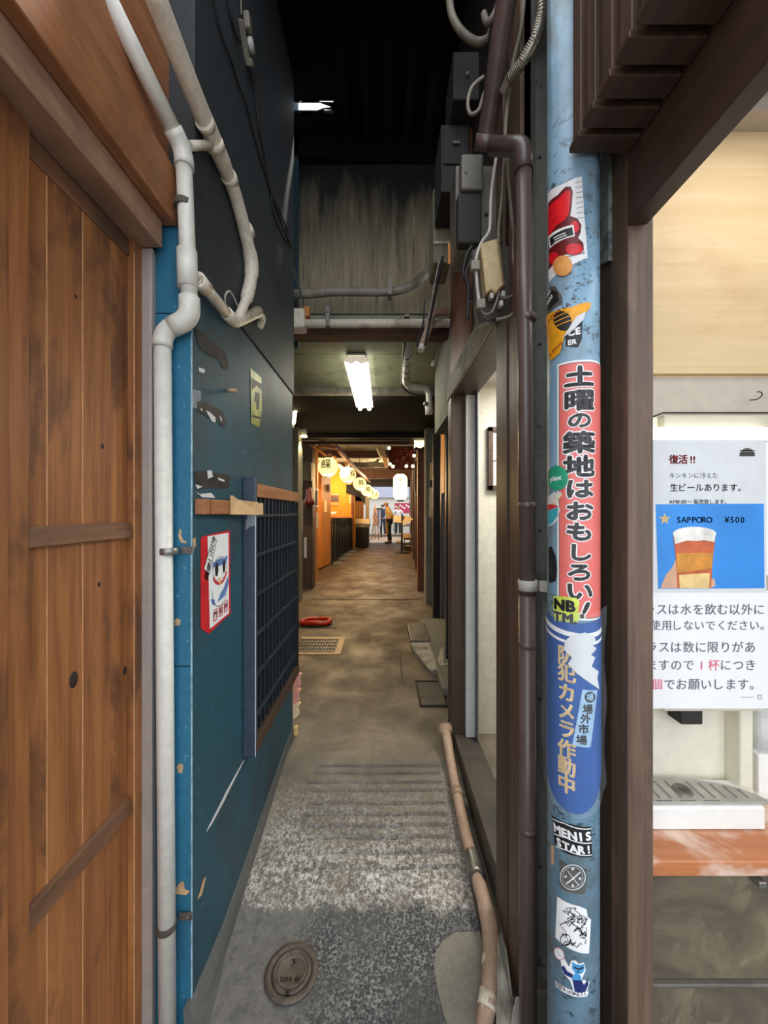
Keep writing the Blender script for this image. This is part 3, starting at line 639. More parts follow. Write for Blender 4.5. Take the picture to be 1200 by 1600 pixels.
# stickers, tape and poster on the teal wall
XW = XL+.0005
def wq(px, py): p = PX(px, py, XW); return (p.y, p.z)
wall = flat_frame((XW, 0, 0), (0, 1, 0), (0, 0, 1))
def tape(pts, bits, label):
    t = thing('tape_remnant', PX(*pts[0], XW), label, 'tape', 'torn tape on the teal wall')
    g = G(); shape(g, [wq(*p) for p in pts], wall, .001); part(g, 'dark_tape', 'torn_tape', t)
    for b in bits:
        g = G(); shape(g, [wq(*p) for p in b], wall, .0016); part(g, 'paper_scrap', 'paper_grey', t, 'white paper scrap')
tape([(304, 513), (312, 515), (330, 533), (344, 543), (352, 551), (358, 572), (354, 578), (347, 574), (343, 562), (334, 560), (322, 552), (312, 545), (307, 530)], [], 'torn dark tape highest on the teal wall below the drain pipe')
tape([(307, 628), (316, 626), (330, 634), (346, 640), (354, 662), (349, 668), (340, 659), (325, 652), (308, 641)], [[(321, 641), (327, 644), (336, 652), (336, 660), (330, 658)], [(342, 648), (346, 655), (345, 660)], [(312, 639), (315, 638), (315, 643)]], 'torn dark tape with white scraps beside a clear tape scrap')
tape([(303, 738), (312, 735), (330, 738), (345, 740), (359, 742), (358, 762), (340, 764), (322, 762), (306, 765)], [[(323, 735), (330, 735), (332, 745), (324, 748)], [(340, 746), (350, 750), (350, 753), (341, 750)], [(304, 757), (316, 760), (308, 764)]], 'torn dark tape with white scraps just above the wooden block')
def scrap(pts, mat, name, label, cat): g = G(); shape(g, [wq(*p) for p in pts], wall, .0008); return solo(g, name, mat, label, cat)
scrap([(301, 608), (314, 611), (313, 641), (300, 636)], 'film', 'clear_tape', 'clear tape scrap beside the middle torn dark tape', 'tape')
scrap([(310, 574), (320, 577), (319, 583), (311, 581)], 'paper_grey', 'paper_flake', 'tiny grey paper flake under the highest torn tape', 'paper')
scrap([(305, 768), (312, 772), (330, 770), (336, 778), (316, 777)], 'paper_grey', 'paper_shred', 'white paper shred lying along the top of the wooden block', 'paper')
scrap([(380, 1188), (382, 1187), (354, 1243), (352, 1248), (331, 1287), (321, 1302), (325, 1292), (349, 1245), (351, 1240)], 'paper_grey', 'scratch_mark', 'long white diagonal scratch low on the teal wall below the lattice', 'scratch')
scrap([(301, 842), (305, 840), (306, 852), (302, 858)], 'cork', 'paint_chip', 'beige paint chip on the teal wall beside the cat poster', 'chip')
scrap([(318, 1372), (322, 1370), (315, 1398), (308, 1406)], 'cork', 'paint_chip', 'olive scraped paint patch low on the teal wall near its corner', 'chip')
t = thing('sticker', PX(391, 576, XW), 'narrow yellow green sticker with black print on the charcoal teal wall', 'sticker')
g = G(); shape(g, [wq(*p) for p in ((391, 575), (408, 590), (409, 640), (405, 668), (392, 661))], wall, .001); part(g, 'sheet', 'lime_sticker', t)
g = G(); shape(g, [wq(*p) for p in ((392, 590), (408, 600), (408, 610), (400, 602), (393, 610))], wall, .0016); shape(g, [wq(*p) for p in ((398, 612), (405, 615), (405, 628), (403, 640), (400, 640), (400, 628), (397, 626))], wall, .0016); shape(g, [wq(*p) for p in ((393, 648), (407, 652), (407, 655), (393, 652))], wall, .0016); part(g, 'print', 'ink', t)
p = PX(356, 610, XL); solo(G().lathe([(.006, -.002), (.006, .03), (.004, .03), (.004, .01)], (XL, p.y, p.z), 'x', 14), 'pipe_stub', 'cork', 'small cut pipe stub poking out of the teal wall', 'pipe')
for px, py, lab, pts in ((285, 838, 'crescent shaped pale paint chip above the conduit clamp', [(282, 826), (285, 828), (284, 836), (288, 844), (294, 846), (292, 849), (284, 847), (280, 838)]), (278, 971, 'round pale paint chip on the bright blue wall end', [(274, 968), (279, 965), (284, 969), (282, 976), (275, 977)]), (282, 1198, 'small pale paint chip halfway down the blue wall end', [(277, 1196), (283, 1190), (288, 1194), (286, 1206), (280, 1206)]), (283, 1388, 'large pale paint chip above the lower conduit clamp', [(273, 1388), (283, 1376), (288, 1374), (290, 1386), (298, 1390), (292, 1396), (276, 1394)])):
    fr = flat_frame((0, YB-.0042, 0), (1, 0, 0), (0, 0, 1)); g = G()
    shape(g, [(P(a, b, YB).x, P(a, b, YB).z) for a, b in pts], fr, .0006); solo(g, 'paint_chip', 'cork', lab, 'chip', 'paint chips on the bright blue wall end')

t = thing('cat_poster', PX(313, 1000, XW), 'red edged poster of a blue and white lucky cat on teal wall', 'poster')
L, R, Tp, Bt = wq(313, 900)[0], wq(359, 900)[0], 1.387, 1.078
def pu(a, b): return (L+(R-L)*a, Bt+(Tp-Bt)*b)
g = G(); shape(g, [pu(.0, .965), pu(.35, .985), pu(1, 1.0), pu(1.0, .5), pu(1.03, .06), pu(.6, .03), pu(.25, .0), pu(.0, .11)], wall, .001); part(g, 'red_sheet', 'red_plastic', t)
g = G(); shape(g, [pu(.2, .965), pu(.93, .975), pu(.95, .08), pu(.27, .045)], wall, .0016); part(g, 'white_panel', 'paper', t)
g = G(); shape(g, [pu(.37, .95), pu(.48, .91), pu(.25, .60), pu(.09, .66)], wall, .0022); part(g, 'name_strip', 'paper', t)
g = G(); stroke(g, [pu(.37, .955), pu(.49, .915), pu(.25, .595), pu(.075, .655), pu(.37, .955)], .003, wall, .0026); text(g, '大正二番館', wall, *pu(.385, .915), .028, .0028, .02, 1.0, True, rot=-.42); part(g, 'strip_lettering', 'ink', t)
g = G(); shape(g, ell(*pu(.60, .60), .052, .042, 28), wall, .0024); shape(g, ell(*pu(.60, .40), .056, .056, 28), wall, .0022)
part(g, 'cat_body', 'paper', t)
g = G(); shape(g, ell(*pu(.6, .635), .050, .026, 20, .15, PI-.15)+[pu(.55, .64)], wall, .0030); shape(g, [pu(.35, .62), pu(.36, .70), pu(.46, .69)], wall, .0031); shape(g, [pu(.74, .71), pu(.88, .73), pu(.86, .66)], wall, .0031)
shape(g, [pu(.9, .50), pu(.93, .42), pu(.78, .30), pu(.5, .27), pu(.62, .35), pu(.72, .38)], wall, .0031); shape(g, [pu(.29, .34), pu(.40, .32), pu(.44, .25), pu(.34, .28)], wall, .0031); part(g, 'blue_patches', 'cat_grey_blue', t)
g = G(); shape(g, ell(*pu(.48, .615), .012, .022, 18), wall, .0034); shape(g, ell(*pu(.74, .62), .010, .020, 18), wall, .0034)
for s in (-1, 1):
    for k in (-.012, .0): stroke(g, [(pu(.6, .55)[0]+s*.016, pu(.6, .55)[1]+k), (pu(.6, .55)[0]+s*.042, pu(.6, .55)[1]+k*1.8+.004)], .0015, wall, .0034)
q0 = ell(*pu(.60, .60), .052, .042, 28); stroke(g, q0+[q0[0]], .0018, wall, .0033); q0 = ell(*pu(.60, .40), .056, .056, 28, PI*.98, PI*2.02); stroke(g, q0, .0018, wall, .0033); part(g, 'cat_face', 'ink', t)
g = G(); stroke(g, ell(*pu(.60, .60), .052, .044, 20, PI*1.12, PI*1.9), .009, wall, .0036)
for k, ch in enumerate('門前仲'):
    p = pu(.44+.19*k, .155+.012*k); s = .013; stroke(g, [(p[0]-s, p[1]-s*1.3), (p[0]+s, p[1]-s*1.3), (p[0]+s, p[1]+s*1.3), (p[0]-s, p[1]+s*1.3), (p[0]-s, p[1]-s*1.3)], .004, wall, .0030); text(g, ch, wall, p[0], p[1], .024, .0030, .02, 1, True)
part(g, 'red_print', 'ink_red', t)
g = G(); shape(g, ell(*pu(.58, .485), .008, .012, 14), wall, .0040); part(g, 'bell', 'star_gold', t)

# wooden block taped to the lattice
t = thing('wooden_block', (XL+.015, 1.2, 1.46), 'reddish wooden block fixed between the teal wall corner and the lattice', 'block')
part(G().box(XL, XL+.028, 1.085, 1.40, 1.443, 1.487, .002), 'block', 'lintel_wood', t)
g = G().box(XL+.0275, XL+.0295, 1.12, 1.124, 1.443, 1.487, .0005); part(g, 'joint', 'red_wood', t)
g = G().prism([(XL+.030, 1.26, 1.442), (XL+.030, 1.42, 1.440), (XL+.050, 1.452, 1.440), (XL+.055, 1.456, 1.488), (XL+.032, 1.42, 1.490), (XL+.030, 1.33, 1.492), (XL+.030, 1.28, 1.505), (XL+.030, 1.26, 1.505)], (.0015, -.001, 0)); solo(g, 'kraft_tape', 'kraft', 'crumpled beige tape joining the wooden block to the lattice post', 'tape')
g = G().hexa([(XL+.018, 1.452, 1.435), (XL+.078, 1.452, 1.440), (XL+.078, 1.454, 1.440), (XL+.018, 1.454, 1.435), (XL+.018, 1.452, 1.484), (XL+.078, 1.450, 1.484), (XL+.078, 1.452, 1.484), (XL+.018, 1.454, 1.484)], .0005); solo(g, 'kraft_tape', 'kraft', 'beige tape end folded over the front of the lattice post', 'tape')
g = G(); fr = flat_frame((0, 1.4525, 0), (1, 0, 0), (0, 0, 1)); shape(g, [(-.545+.02, 1.38), (-.535+.03, 1.395), (-.487, 1.40), (-.487, 1.438), (-.512, 1.438), (-.520, 1.42)], fr, .0006); solo(g, 'clear_tape', 'film', 'clear tape flap hanging under the beige tape', 'tape')

# lattice
X0, X1, YA, YZ = -.524, -.488, 1.455, 2.20
t = thing('lattice_screen', (X1, 1.83, .53), 'dark navy wooden lattice screen with brown top rail on the teal wall', 'lattice')
part(G().box(XL, X1, YA, YA+.028, .52, 1.583, .003), 'frame_post', 'blue_frame', t)
part(G().box(XL, X1, YZ-.02, YZ, .545, 1.50, .003), 'frame_post', 'black_wood', t)
part(G().box(XL, X1+.001, YA+.028, YZ, 1.508, 1.560, .002), 'top_rail', 'lintel_wood', t, 'bare brown top rail')
part(G().box(XL, X1+.002, YA+.012, YZ, .525, .575, .002), 'bottom_rail', 'dark_wood', t)
part(G().box(XL, -.528, YA+.02, YZ, .56, 1.52, 0), 'backing', 'blue_slat', t)
n = 13
for k in range(n): y = YA+.05+(YZ-YA-.085)*k/(n-1); part(G().box(-.514, -.500, y-.006, y+.006, .57, 1.51, .001), 'upright_slat', 'blue_slat', t)
for k in range(6): z = .66+.155*k; part(G().box(-.506, -.492, YA+.03, YZ-.02, z-.006, z+.006, .001), 'cross_slat', 'blue_slat', t)
part(G().box(X1-.0005, X1+.0012, YA-.0006, YA+.004, .522, 1.44, .0004).roughen(.0008, 30), 'worn_edge', 'paper_grey', t, 'pale worn edge of the frame post')

# pink corrugated sheets behind the wall end
t = thing('corrugated_sheet', (-.52, 2.27, fz(2.27)), 'torn pink and cream corrugated plastic sheets propped behind the teal wall end', 'sheet')
for i, (mat, py0, py1) in enumerate((('pink_plastic', 1052, 1078), ('pink_plastic', 1076, 1102), ('apricot', 1098, 1124))):
    a, b = P(458, py0, 2.29), P(471-i, py0+2, 2.29); c, e = P(458, py1, 2.29), P(469-i, py1-6, 2.29)
    g = G().prism([a, b, b.lerp(e, .5)+Vector((-.012, 0, 0)), e, c], (0, .03, 0)).roughen(.003, 40, cuts=1); part(g, 'corrugated_layer', mat, t)
part(G().box(-.54, -.515, 2.28, 2.31, fz(2.28), fz(2.28)+.05, .004), 'foot_block', 'star_gold', t)

# ------------------------------------------------------------------ floor fittings
p = PF(456, 1520)
t = thing('drain_cover', (p.x, p.y, 0), 'round iron drain cover set in the asphalt at the alley mouth', 'drain cover')
part(G().lathe([(.0, .003), (.083, .003), (.083, .006), (.074, .008), (.066, .008), (.063, .004)], p, 'z', 40, cap=False), 'rim', 'rust', t)
part(G().lathe([(.061, .003), (.061, .007), (.052, .009), (.049, .0055), (.0, .0055)], p, 'z', 40, cap=False), 'lid', 'rust', t)
part(G().lathe([(.045, .0055), (.045, .0068), (.041, .0068), (.041, .0055)], p, 'z', 40, cap=False), 'ring', 'iron', t)
g = G(); ff = flat_frame((p.x, p.y, .006), (1, 0, 0), (0, 1, 0)); text(g, '下', ff, 0, .022, .022, .0012, .02, 1, True); text(g, 'COA 80', ff, 0, -.022, .016, .0012, .02, anchor='c'); part(g, 'cast_lettering', 'iron', t)
part(G().box(p.x-.006, p.x+.006, p.y-.062, p.y-.05, .004, .0105, .002), 'lift_notch', 'iron_dark', t)
def on_floor(x, y, dz=0): return Vector((x, y, fz(y)+dz))
def grate():
    a, b, c, e = PF(446, 1023), PF(532, 1023), PF(526, 996), PF(450, 996)
    y0, y1, x0, x1 = b.y, c.y, -.86, b.x; z = fz(y0)
    t = thing('drain_grate', (x0, y0, z), 'rectangular steel drain grate sunk in the floor past the teal wall', 'grate')
    part(G().box(x0, x1, y0, y0+.05, z, z+.006, .002).box(x0, x1, y1-.05, y1, z, z+.010, .002).box(x1-.06, x1, y0, y1, z, z+.008, .002), 'mortar_rim', 'cork', t)
    part(G().box(x0, x1-.06, y0+.05, y1-.05, z+.002, z+.004, 0), 'pit', 'iron_dark', t)
    for k in range(5): y = y0+.06+(y1-y0-.12)*k/4; part(G().box(x0, x1-.06, y-.007, y+.007, z+.004, z+.011, .001), 'bar', 'steel_dull', t)
    for k in range(14): x = x0+.02+(x1-.09-x0)*k/13; part(G().box(x-.004, x+.004, y0+.06, y1-.06, z+.004, z+.010, .001), 'cross_bar', 'steel_dull', t)
grate()
p = PF(494, 975); z = fz(p.y)
g = G().box(p.x-.25, p.x+.26, p.y-.16, p.y+.17, z, z+.004, .001); solo(g, 'drain_pit', 'iron_dark', 'dark shallow pit in the floor holding the red ring', 'pit')
pts = [(p.x+.16*math.cos(a)*(1+.12*math.sin(2*a)), p.y+.10*math.sin(a)-.02*math.cos(2*a), z+.03+.006*math.sin(3*a)) for a in [2*PI*k/28 for k in range(29)]]
solo(G().tube(pts, .028, 12), 'hose_ring', 'red_rubber', 'red orange rubber ring lying in the dark pit', 'ring')
a, b, c, e = PF(657, 1105), PF(701, 1103), PF(692, 1065), PF(643, 1067)
t = thing('access_plate', ((a.x+b.x)/2, (a.y+c.y)/2, fz(a.y)), 'patterned square iron access plate set in the floor', 'plate')
x0, x1, y0, y1 = a.x-.005, b.x, a.y, c.y; z = fz((y0+y1)/2)+.001
part(G().box(x0, x1, y0, y0+.018, z, z+.008, .001).box(x0, x1, y1-.018, y1, z, z+.012, .001).box(x0, x0+.016, y0, y1, z, z+.010, .001).box(x1-.016, x1, y0, y1, z, z+.010, .001), 'frame', 'iron_dark', t)
part(G().box(x0+.018, x1-.018, y0+.02, y1-.02, z, z+.007, .001), 'plate', 'iron', t)
g = G(); 
for i in range(11):
    for j in range(11):
        if (i+j) % 2: g.box(x0+.03+(x1-x0-.07)*i/10, x0+.042+(x1-x0-.07)*i/10, y0+.03+(y1-y0-.07)*j/10, y0+.042+(y1-y0-.07)*j/10, z+.007, z+.011, 0)
part(g, 'tread_pattern', 'iron', t)
a, b = PF(628, 1058), PF(688, 1020)
g = G()
stroke(g, [(PF(628, 1058).x, PF(628, 1058).y), (PF(625, 1022).x, PF(625, 1022).y), (PF(650, 1020).x, PF(650, 1020).y)], .012, lambda a, b, c: Vector((a, b, fz(b)+.002)))
struct(g, 'trim_42', 'iron_dark', 'thin dark joint line around a floor repair', 'joint')
# raised concrete step and lumps past the doorway
g = G().box(.42, .80, 2.75, 4.6, fz(2.7)-.02, fz(4)+.05, .02).roughen(.012, 5, cuts=3); struct(g, 'trim_43', 'concrete_wall', 'raised concrete step past the far doorway post', 'step')
g = G().prism([PF(640, 1012), PF(690, 1005), PF(700, 1050), PF(672, 1058), PF(655, 1035)], (0, 0, .05)).roughen(.02, 6, cuts=3); struct(g, 'trim_44', 'rubble', 'broken pale mortar slope beside the concrete step', 'mortar')
g = G().box(.26, .46, 3.75, 4.35, fz(3.8), fz(4)+.06, .01).roughen(.01, 6, cuts=2); struct(g, 'trim_45', 'sill_grey', 'grey concrete block lying against the concrete step', 'block')

# floor drain pipe along the doorway sill
def FP(px, py, lift): 
    d = PF(px, py).y; return P(px, py, d-.02)+Vector((0, 0, lift*.5))
t = thing('floor_pipe', PF(765, 1560), 'dirty beige drain pipe running along the floor beside the doorway sill', 'pipe')
qs = [P(691, 1139, 2.17), P(697, 1148, 2.13), P(705, 1195, 1.98), P(715, 1245, 1.80), P(727, 1300, 1.62), P(736, 1335, 1.53)]
part(G().tube(qs, [.026, .026, .024, .024, .024, .024], 16, 5), 'far_run', 'pipe_dirty', t)
part(G().tube([qs[0]+Vector((.05, .01, -.0)), qs[0], qs[1]], .028, 16, 4), 'far_elbow', 'pipe_dirty', t)
part(G().tube([qs[2].lerp(qs[3], .8), qs[2].lerp(qs[3], 1.0)], .029, 16), 'coupling', 'pipe_dirty', t)
part(G().tube([P(736, 1335, 1.53), P(741, 1352, 1.485), P(745, 1372, 1.43)], .032, 16, 3), 'coupling', 'steel', t, 'grey metal coupling')
qs = [P(745, 1372, 1.43), P(753, 1395, 1.375), P(764, 1440, 1.30), P(769, 1480, 1.235), P(769, 1520, 1.17), P(764, 1560, 1.12), P(758, 1592, 1.09), P(754, 1640, 1.04)]
part(G().tube(qs, [.022, .026, .029, .030, .029, .027, .024, .022], 16, 5), 'near_run', 'pipe_dirty', t)
part(G().tube([P(768.5, 1497, 1.21), P(769, 1512, 1.185)], .0305, 16), 'tape_band', 'pipe_old', t); part(G().tube([P(765, 1551, 1.13), P(761, 1576, 1.105)], .0285, 16), 'tape_band', 'pipe_old', t)
g = G().hexa([P(778, 1470, 1.12), P(800, 1560, 1.09), P(812, 1640, 1.05), P(776, 1640, 1.05), P(781, 1450, 1.16)+Vector((.004, 0, 0)), P(793, 1482, 1.15), P(800, 1545, 1.1), P(779, 1520, 1.1)], .002).roughen(.006, 12, cuts=3)
struct(g, 'trim_46', 'rubble', 'splintered pale mortar strip at the foot of the doorway post', 'mortar')
g = G().hexa([P(795, 1660, 1.02), P(830, 1660, 1.02), P(830, 1660, 1.08), P(795, 1660, 1.08), P(804, 1556, 1.06), P(824, 1560, 1.06), P(822, 1560, 1.09), P(806, 1560, 1.09)], .003).roughen(.008, 14, cuts=3)
struct(g, 'trim_47', 'rubble', 'chipped mortar lump below the plum downpipe', 'mortar')

# ------------------------------------------------------------------ plum downpipe and the cables over the doorway
t = thing('downpipe', (.39, 1.005, 0), 'plum brown downpipe with pale clamp beside the doorway post', 'pipe')
dp = 1.0
c = [P(825, 1660, dp), P(824, 700, dp), P(818, 228, dp), P(772, 229, 1.10)]
part(G().tube([c[0], P(824, 930, dp)], .0215, 18), 'lower_run', 'pipe_plum', t); part(G().tube([P(824, 930, dp), P(818.5, 262, dp)], .0195, 18), 'upper_run', 'pipe_plum', t)
part(G().tube([P(818.6, 268, dp)]+arc(c[2], c[1], c[3], .03)+[P(772, 229, 1.10)], .0235, 18), 'elbow', 'pipe_plum', t)
part(G().tube([P(824.5, 906, dp), P(824.5, 922, dp)], .0245, 18).box(.398, .416, .972, .990, P(0, 922, dp).z, P(0, 906, dp).z, .002), 'pale_clamp', 'cable_white', t, 'pale strap clamp')
for y in (493, 785, 1002, 1290): part(G().tube([P(824, y, dp), P(824, y+9, dp)], .0228, 18), 'joint_ring', 'pipe_plum', t)
t = thing('vent_pipe', P(760, 225, 1.2), 'thick brown pipe slanting up out of the downpipe elbow', 'pipe')
part(G().tube([P(757, 233, 1.22), P(768, 160, 1.15), P(782, 60, 1.06), P(796, -30, .99)], .027, 18, 5), 'pipe', 'pipe_plum', t)
part(G().tube([P(757, 236, 1.22), P(761, 208, 1.19)], .033, 18), 'collar', 'pipe_plum', t)
def CB(name, pts, r, mat, label, sm=6): return cable(name, [P(*p) for p in pts], r, mat, label, None, sm)
t = thing('flexible_conduit', P(790, 140, 1.1), 'ribbed steel flexible conduit curving beside the blue pole', 'conduit')
path = [P(847, -25, .98), P(846, 25, .985), P(836, 62, 1.0), P(816, 98, 1.03), P(797, 122, 1.07), P(786, 145, 1.1)]
part(G().tube(path, .0125, 12, 8), 'sheath', 'flex_steel', t)
g = G(); full = G(); cur = path
for k in range(34):
    tt = k/34*(len(path)-2); i = int(tt); p = path[i].lerp(path[i+1], tt-i); r = path[min(i+1, len(path)-1)]; dd = (r-path[i]).normalized(); g.tube([p-dd*.0022, p+dd*.0022], .0142, 10)
part(g, 'rib', 'flex_steel', t)
CB('loop_conduit', [(702, -25, 1.5), (704, 15, 1.5), (714, 40, 1.5), (730, 58, 1.5), (748, 66, 1.5), (764, 58, 1.48), (772, 30, 1.45), (783, 10, 1.42)], .015, 'conduit', 'thick pale conduit looping down above the meter boxes')
CB('loop_cable', [(756, 120, 1.3), (738, 136, 1.3), (731, 160, 1.3), (735, 178, 1.3), (748, 172, 1.3), (756, 148, 1.28), (766, 130, 1.26)], .006, 'conduit', 'small pale cable loop beside the thick brown pipe')
CB('hanging_cable', [(756, 22, 1.4), (762, 36, 1.38), (775, 18, 1.36), (786, -20, 1.34)], .012, 'conduit', 'short bent pale conduit behind the thick brown pipe')
CB('hanging_cable', [(820, -20, 1.05), (815, 40, 1.06), (806, 80, 1.08), (798, 120, 1.1), (790, 200, 1.12), (792, 250, 1.12), (800, 340, 1.14), (803, 372, 1.16), (803, 410, 1.16), (812, 440, 1.16), (811, 470, 1.17), (800, 492, 1.17), (775, 500, 1.18)], .006, 'cable_grey', 'grey cable beside the plum downpipe sweeping round the cream breaker')
CB('hanging_cable', [(775, 248, 1.16), (768, 300, 1.16), (766, 340, 1.17), (764, 362, 1.17), (752, 380, 1.17), (744, 405, 1.17), (745, 440, 1.17), (749, 475, 1.17)], .005, 'cable_white', 'pale cable hanging in front of the grey meter box')
CB('hanging_cable', [(788, 248, 1.16), (783, 320, 1.16), (779, 355, 1.17), (779, 380, 1.17)], .005, 'cable_grey', 'thin grey cable dropping to the cream breaker')
CB('hanging_cable', [(826, 70, 1.02), (832, 110, 1.015), (833, 200, 1.012), (832, 300, 1.01), (831, 400, 1.01), (832, 640, 1.012), (834, 800, 1.012), (836, 1000, 1.012)], .003, 'cable_dark', 'thin dark wire running down along the plum downpipe')
CB('hanging_cable', [(811, 444, 1.17), (800, 462, 1.17), (786, 466, 1.17)], .0035, 'cable_grey', 'short grey lead into the bottom of the cream breaker')
CB('hanging_cable', [(749, 478, 1.17), (756, 490, 1.17), (768, 488, 1.17), (776, 470, 1.17), (780, 455, 1.17)], .004, 'cable_grey', 'grey cable loop under the cream breaker')
CB('hanging_cable', [(738, 385, 1.24), (729, 400, 1.24), (724, 425, 1.24), (731, 445, 1.24), (736, 470, 1.24)], .006, 'cable_dark', 'dark tangled cable beside the back board')
CB('hanging_cable', [(745, 388, 1.22), (738, 402, 1.22), (728, 430, 1.22), (732, 452, 1.22), (730, 500, 1.22)], .005, 'cable_dark', 'second dark cable hanging left of the back board'.replace('left of', 'along the edge of'))
CB('hanging_cable', [(692, 400, 1.9), (684, 440, 1.95), (672, 500, 2.05), (664, 540, 2.1)], .0065, 'cable_dark', 'thick black cable slanting down past the beige meter box')
CB('hanging_cable', [(686, 408, 1.9), (678, 450, 1.95), (669, 500, 2.05)], .003, 'cable_white', 'thin pale wire slanting down past the beige meter box')
CB('hanging_cable', [(800, 30, 1.2), (806, 0, 1.2), (812, -25, 1.2)], .014, 'pipe_plum', 'short brown pipe end high beside the thick brown pipe')

def rbox(name, px0, py0, px1, py1, d, dep, mat, label, cat, cover=None, tilt=0, bevel=.006):
    a, b = P(px0, py0, d), P(px1, py1, d)
    t = thing(name, ((a.x+b.x)/2, d+dep/2, b.z), label, cat)
    part(G().box(a.x, b.x, d, d+dep, b.z, a.z, bevel), 'case', mat, t)
    return t, a, b
t, a, b = rbox('meter_box', 689, 194, 735, 300, 1.72, .22, 'box_black', 'black meter box high on the dark wall beside the grimy panel', 'meter box')
part(G().box(a.x+.01, b.x-.01, 1.712, 1.722, b.z+.12, a.z-.02, .004), 'lid', 'box_black', t); part(G().box(a.x+.05, a.x+.08, 1.70, 1.712, b.z+.2, b.z+.21, .001), 'latch', 'steel_dull', t)
t, a, b = rbox('meter_box', 708, 80, 752, 155, 1.62, .2, 'box_black', 'black junction box near the top of the dark wall under the looping conduit', 'meter box')
part(G().ball(((a.x+b.x)/2, 1.615, (a.z+b.z)/2), .008, 8), 'knob', 'conduit', t)
t, a, b = rbox('meter_box', 712, 258, 790, 392, 1.34, .12, 'box_grey', 'dusty grey meter box behind the hanging cables', 'meter box')
part(G().box(a.x+.01, a.x+.085, 1.29, 1.34, b.z+.175, a.z-.005, .008), 'cover', 'box_grey', t); part(G().box(a.x, a.x+.08, 1.30, 1.34, b.z+.0, b.z+.17, .006), 'terminal_cover', 'box_black', t)
part(G().ball((a.x+.025, 1.288, a.z-.07), .004, 8), 'screw', 'steel', t); part(G().box(a.x+.10, a.x+.115, 1.335, 1.341, b.z+.12, b.z+.13, .001), 'slot', 'iron_dark', t)
t, a, b = rbox('meter_box', 677, 292, 705, 410, 1.96, .2, 'box_beige', 'beige meter box nearest the grimy panel', 'meter box', bevel=.012)
part(G().box(a.x+.005, b.x-.005, 1.95, 1.962, b.z+.10, a.z-.02, .006), 'lid', 'box_beige', t); part(G().box(a.x, b.x, 1.948, 1.962, b.z+.09, b.z+.10, .001), 'rim', 'cable_white', t)
g = G().box(.13+.0, .15, 1.35, 1.352, 0, .01, 0); g.bm.free()
a, b = P(700, 380, 1.45), P(712, 412, 1.45); solo(G().box(a.x, b.x, 1.45, 1.456, b.z, a.z, .001), 'wood_tag', 'orange_wood', 'small orange wooden tag hanging below the beige meter box', 'tag')
g = G().hexa([P(738, 396, 1.21), P(800, 388, 1.21), P(800, 388, 1.24), P(738, 396, 1.24), P(738, 396, 1.21), P(800, 388, 1.21), P(800, 388, 1.24), P(738, 396, 1.24)], 0); g.bm.free()
t = thing('mounting_board', P(770, 500, 1.2), 'grey brown mounting board behind the cream breaker', 'board')
g = G().prism([P(737, 390, 1.205), P(799, 384, 1.205), P(802, 488, 1.205), P(776, 497, 1.205), P(748, 506, 1.205), P(742, 470, 1.205)], (0, .03, 0), .002); part(g, 'board', 'back_board', t)
for px, py in ((757, 496), (794, 470), (745, 400)): part(G().ball(P(px, py, 1.203), .0035, 8), 'screw', 'steel', t)
t = thing('breaker', P(770, 455, 1.17), 'cream breaker cover with torn lower edge on the mounting board', 'breaker')
g = G().prism([P(751, 380, 1.16), P(776, 372, 1.16), P(786, 446, 1.16), (P(779, 452, 1.16)), P(776, 458, 1.16), P(769, 451, 1.16), P(760, 458, 1.16)], (0, .045, 0), .003); part(g, 'cover', 'breaker_cream', t)
g = G().prism([P(776, 372, 1.159), P(781, 379, 1.175), P(789, 446, 1.175), P(786, 446, 1.159)], (0, .03, 0), .001); part(g, 'side_flap', 'breaker_cream', t)
for px, py in ((768, 458), (786, 455), (783, 470)): part(G().box(P(px-3, 0, 1.17).x, P(px+3, 0, 1.17).x, 1.165, 1.185, P(0, py+9, 1.17).z, P(0, py, 1.17).z, .002), 'terminal', 'cable_white', t)
for px, py, lab in ((742, 416, 'small grey cable connector beside the cream breaker'), (751, 476, 'small grey cable connector below the cream breaker')):
    p = P(px, py, 1.165); solo(G().box(p.x-.013, p.x+.013, 1.155, 1.175, p.z-.014, p.z+.014, .003), 'cable_connector', 'conduit', lab, 'connector')

# pipes over the passage mouth
t = thing('flexible_conduit', P(560, 455, 2.47), 'grey flexible conduit strung across the grimy panel', 'conduit')
part(G().tube([P(455, 458, 2.46), P(475, 460, 2.46), P(520, 456, 2.46), P(560, 456, 2.46), P(600, 456, 2.46), P(630, 452, 2.46), P(652, 440, 2.46), P(668, 424, 2.46), P(690, 396, 2.4)], .0265, 14, 6), 'sheath', 'conduit', t)
part(G().box(P(606, 0, 2.46).x, P(612, 0, 2.46).x, 2.425, 2.50, P(0, 464, 2.46).z, P(0, 436, 2.46).z, .003), 'strap', 'conduit', t)
t = thing('conduit_pipe', P(580, 506, 2.3), 'off white conduit running straight across the passage mouth', 'pipe')
part(G().tube([P(455, 506, 2.3), P(702, 505, 2.3)], .0245, 16), 'pipe', 'pipe_old', t)
a = P(513, 490, 2.3); k = part(G().box(a.x-.012, a.x+.012, 2.268, 2.30, P(0, 513, 2.3).z, P(0, 482, 2.3).z, .002), 'bracket', 'steel_dull', t)
part(G().ball((a.x, 2.266, P(0, 492, 2.3).z), .004, 8), 'bracket_hole', 'iron_dark', k); part(G().box(P(632, 0, 2.3).x, P(640, 0, 2.3).x, 2.27, 2.33, P(0, 498, 2.3).z, P(0, 495, 2.3).z, .001), 'strap', 'steel_dull', t)
a, b = P(452, 480, 2.26), P(475, 511, 2.26); solo(G().box(a.x, b.x, 2.262, 2.36, b.z, a.z, .012), 'insulated_box', 'pipe_old', 'off white wrapped box at the end of the mouth conduit', 'box')
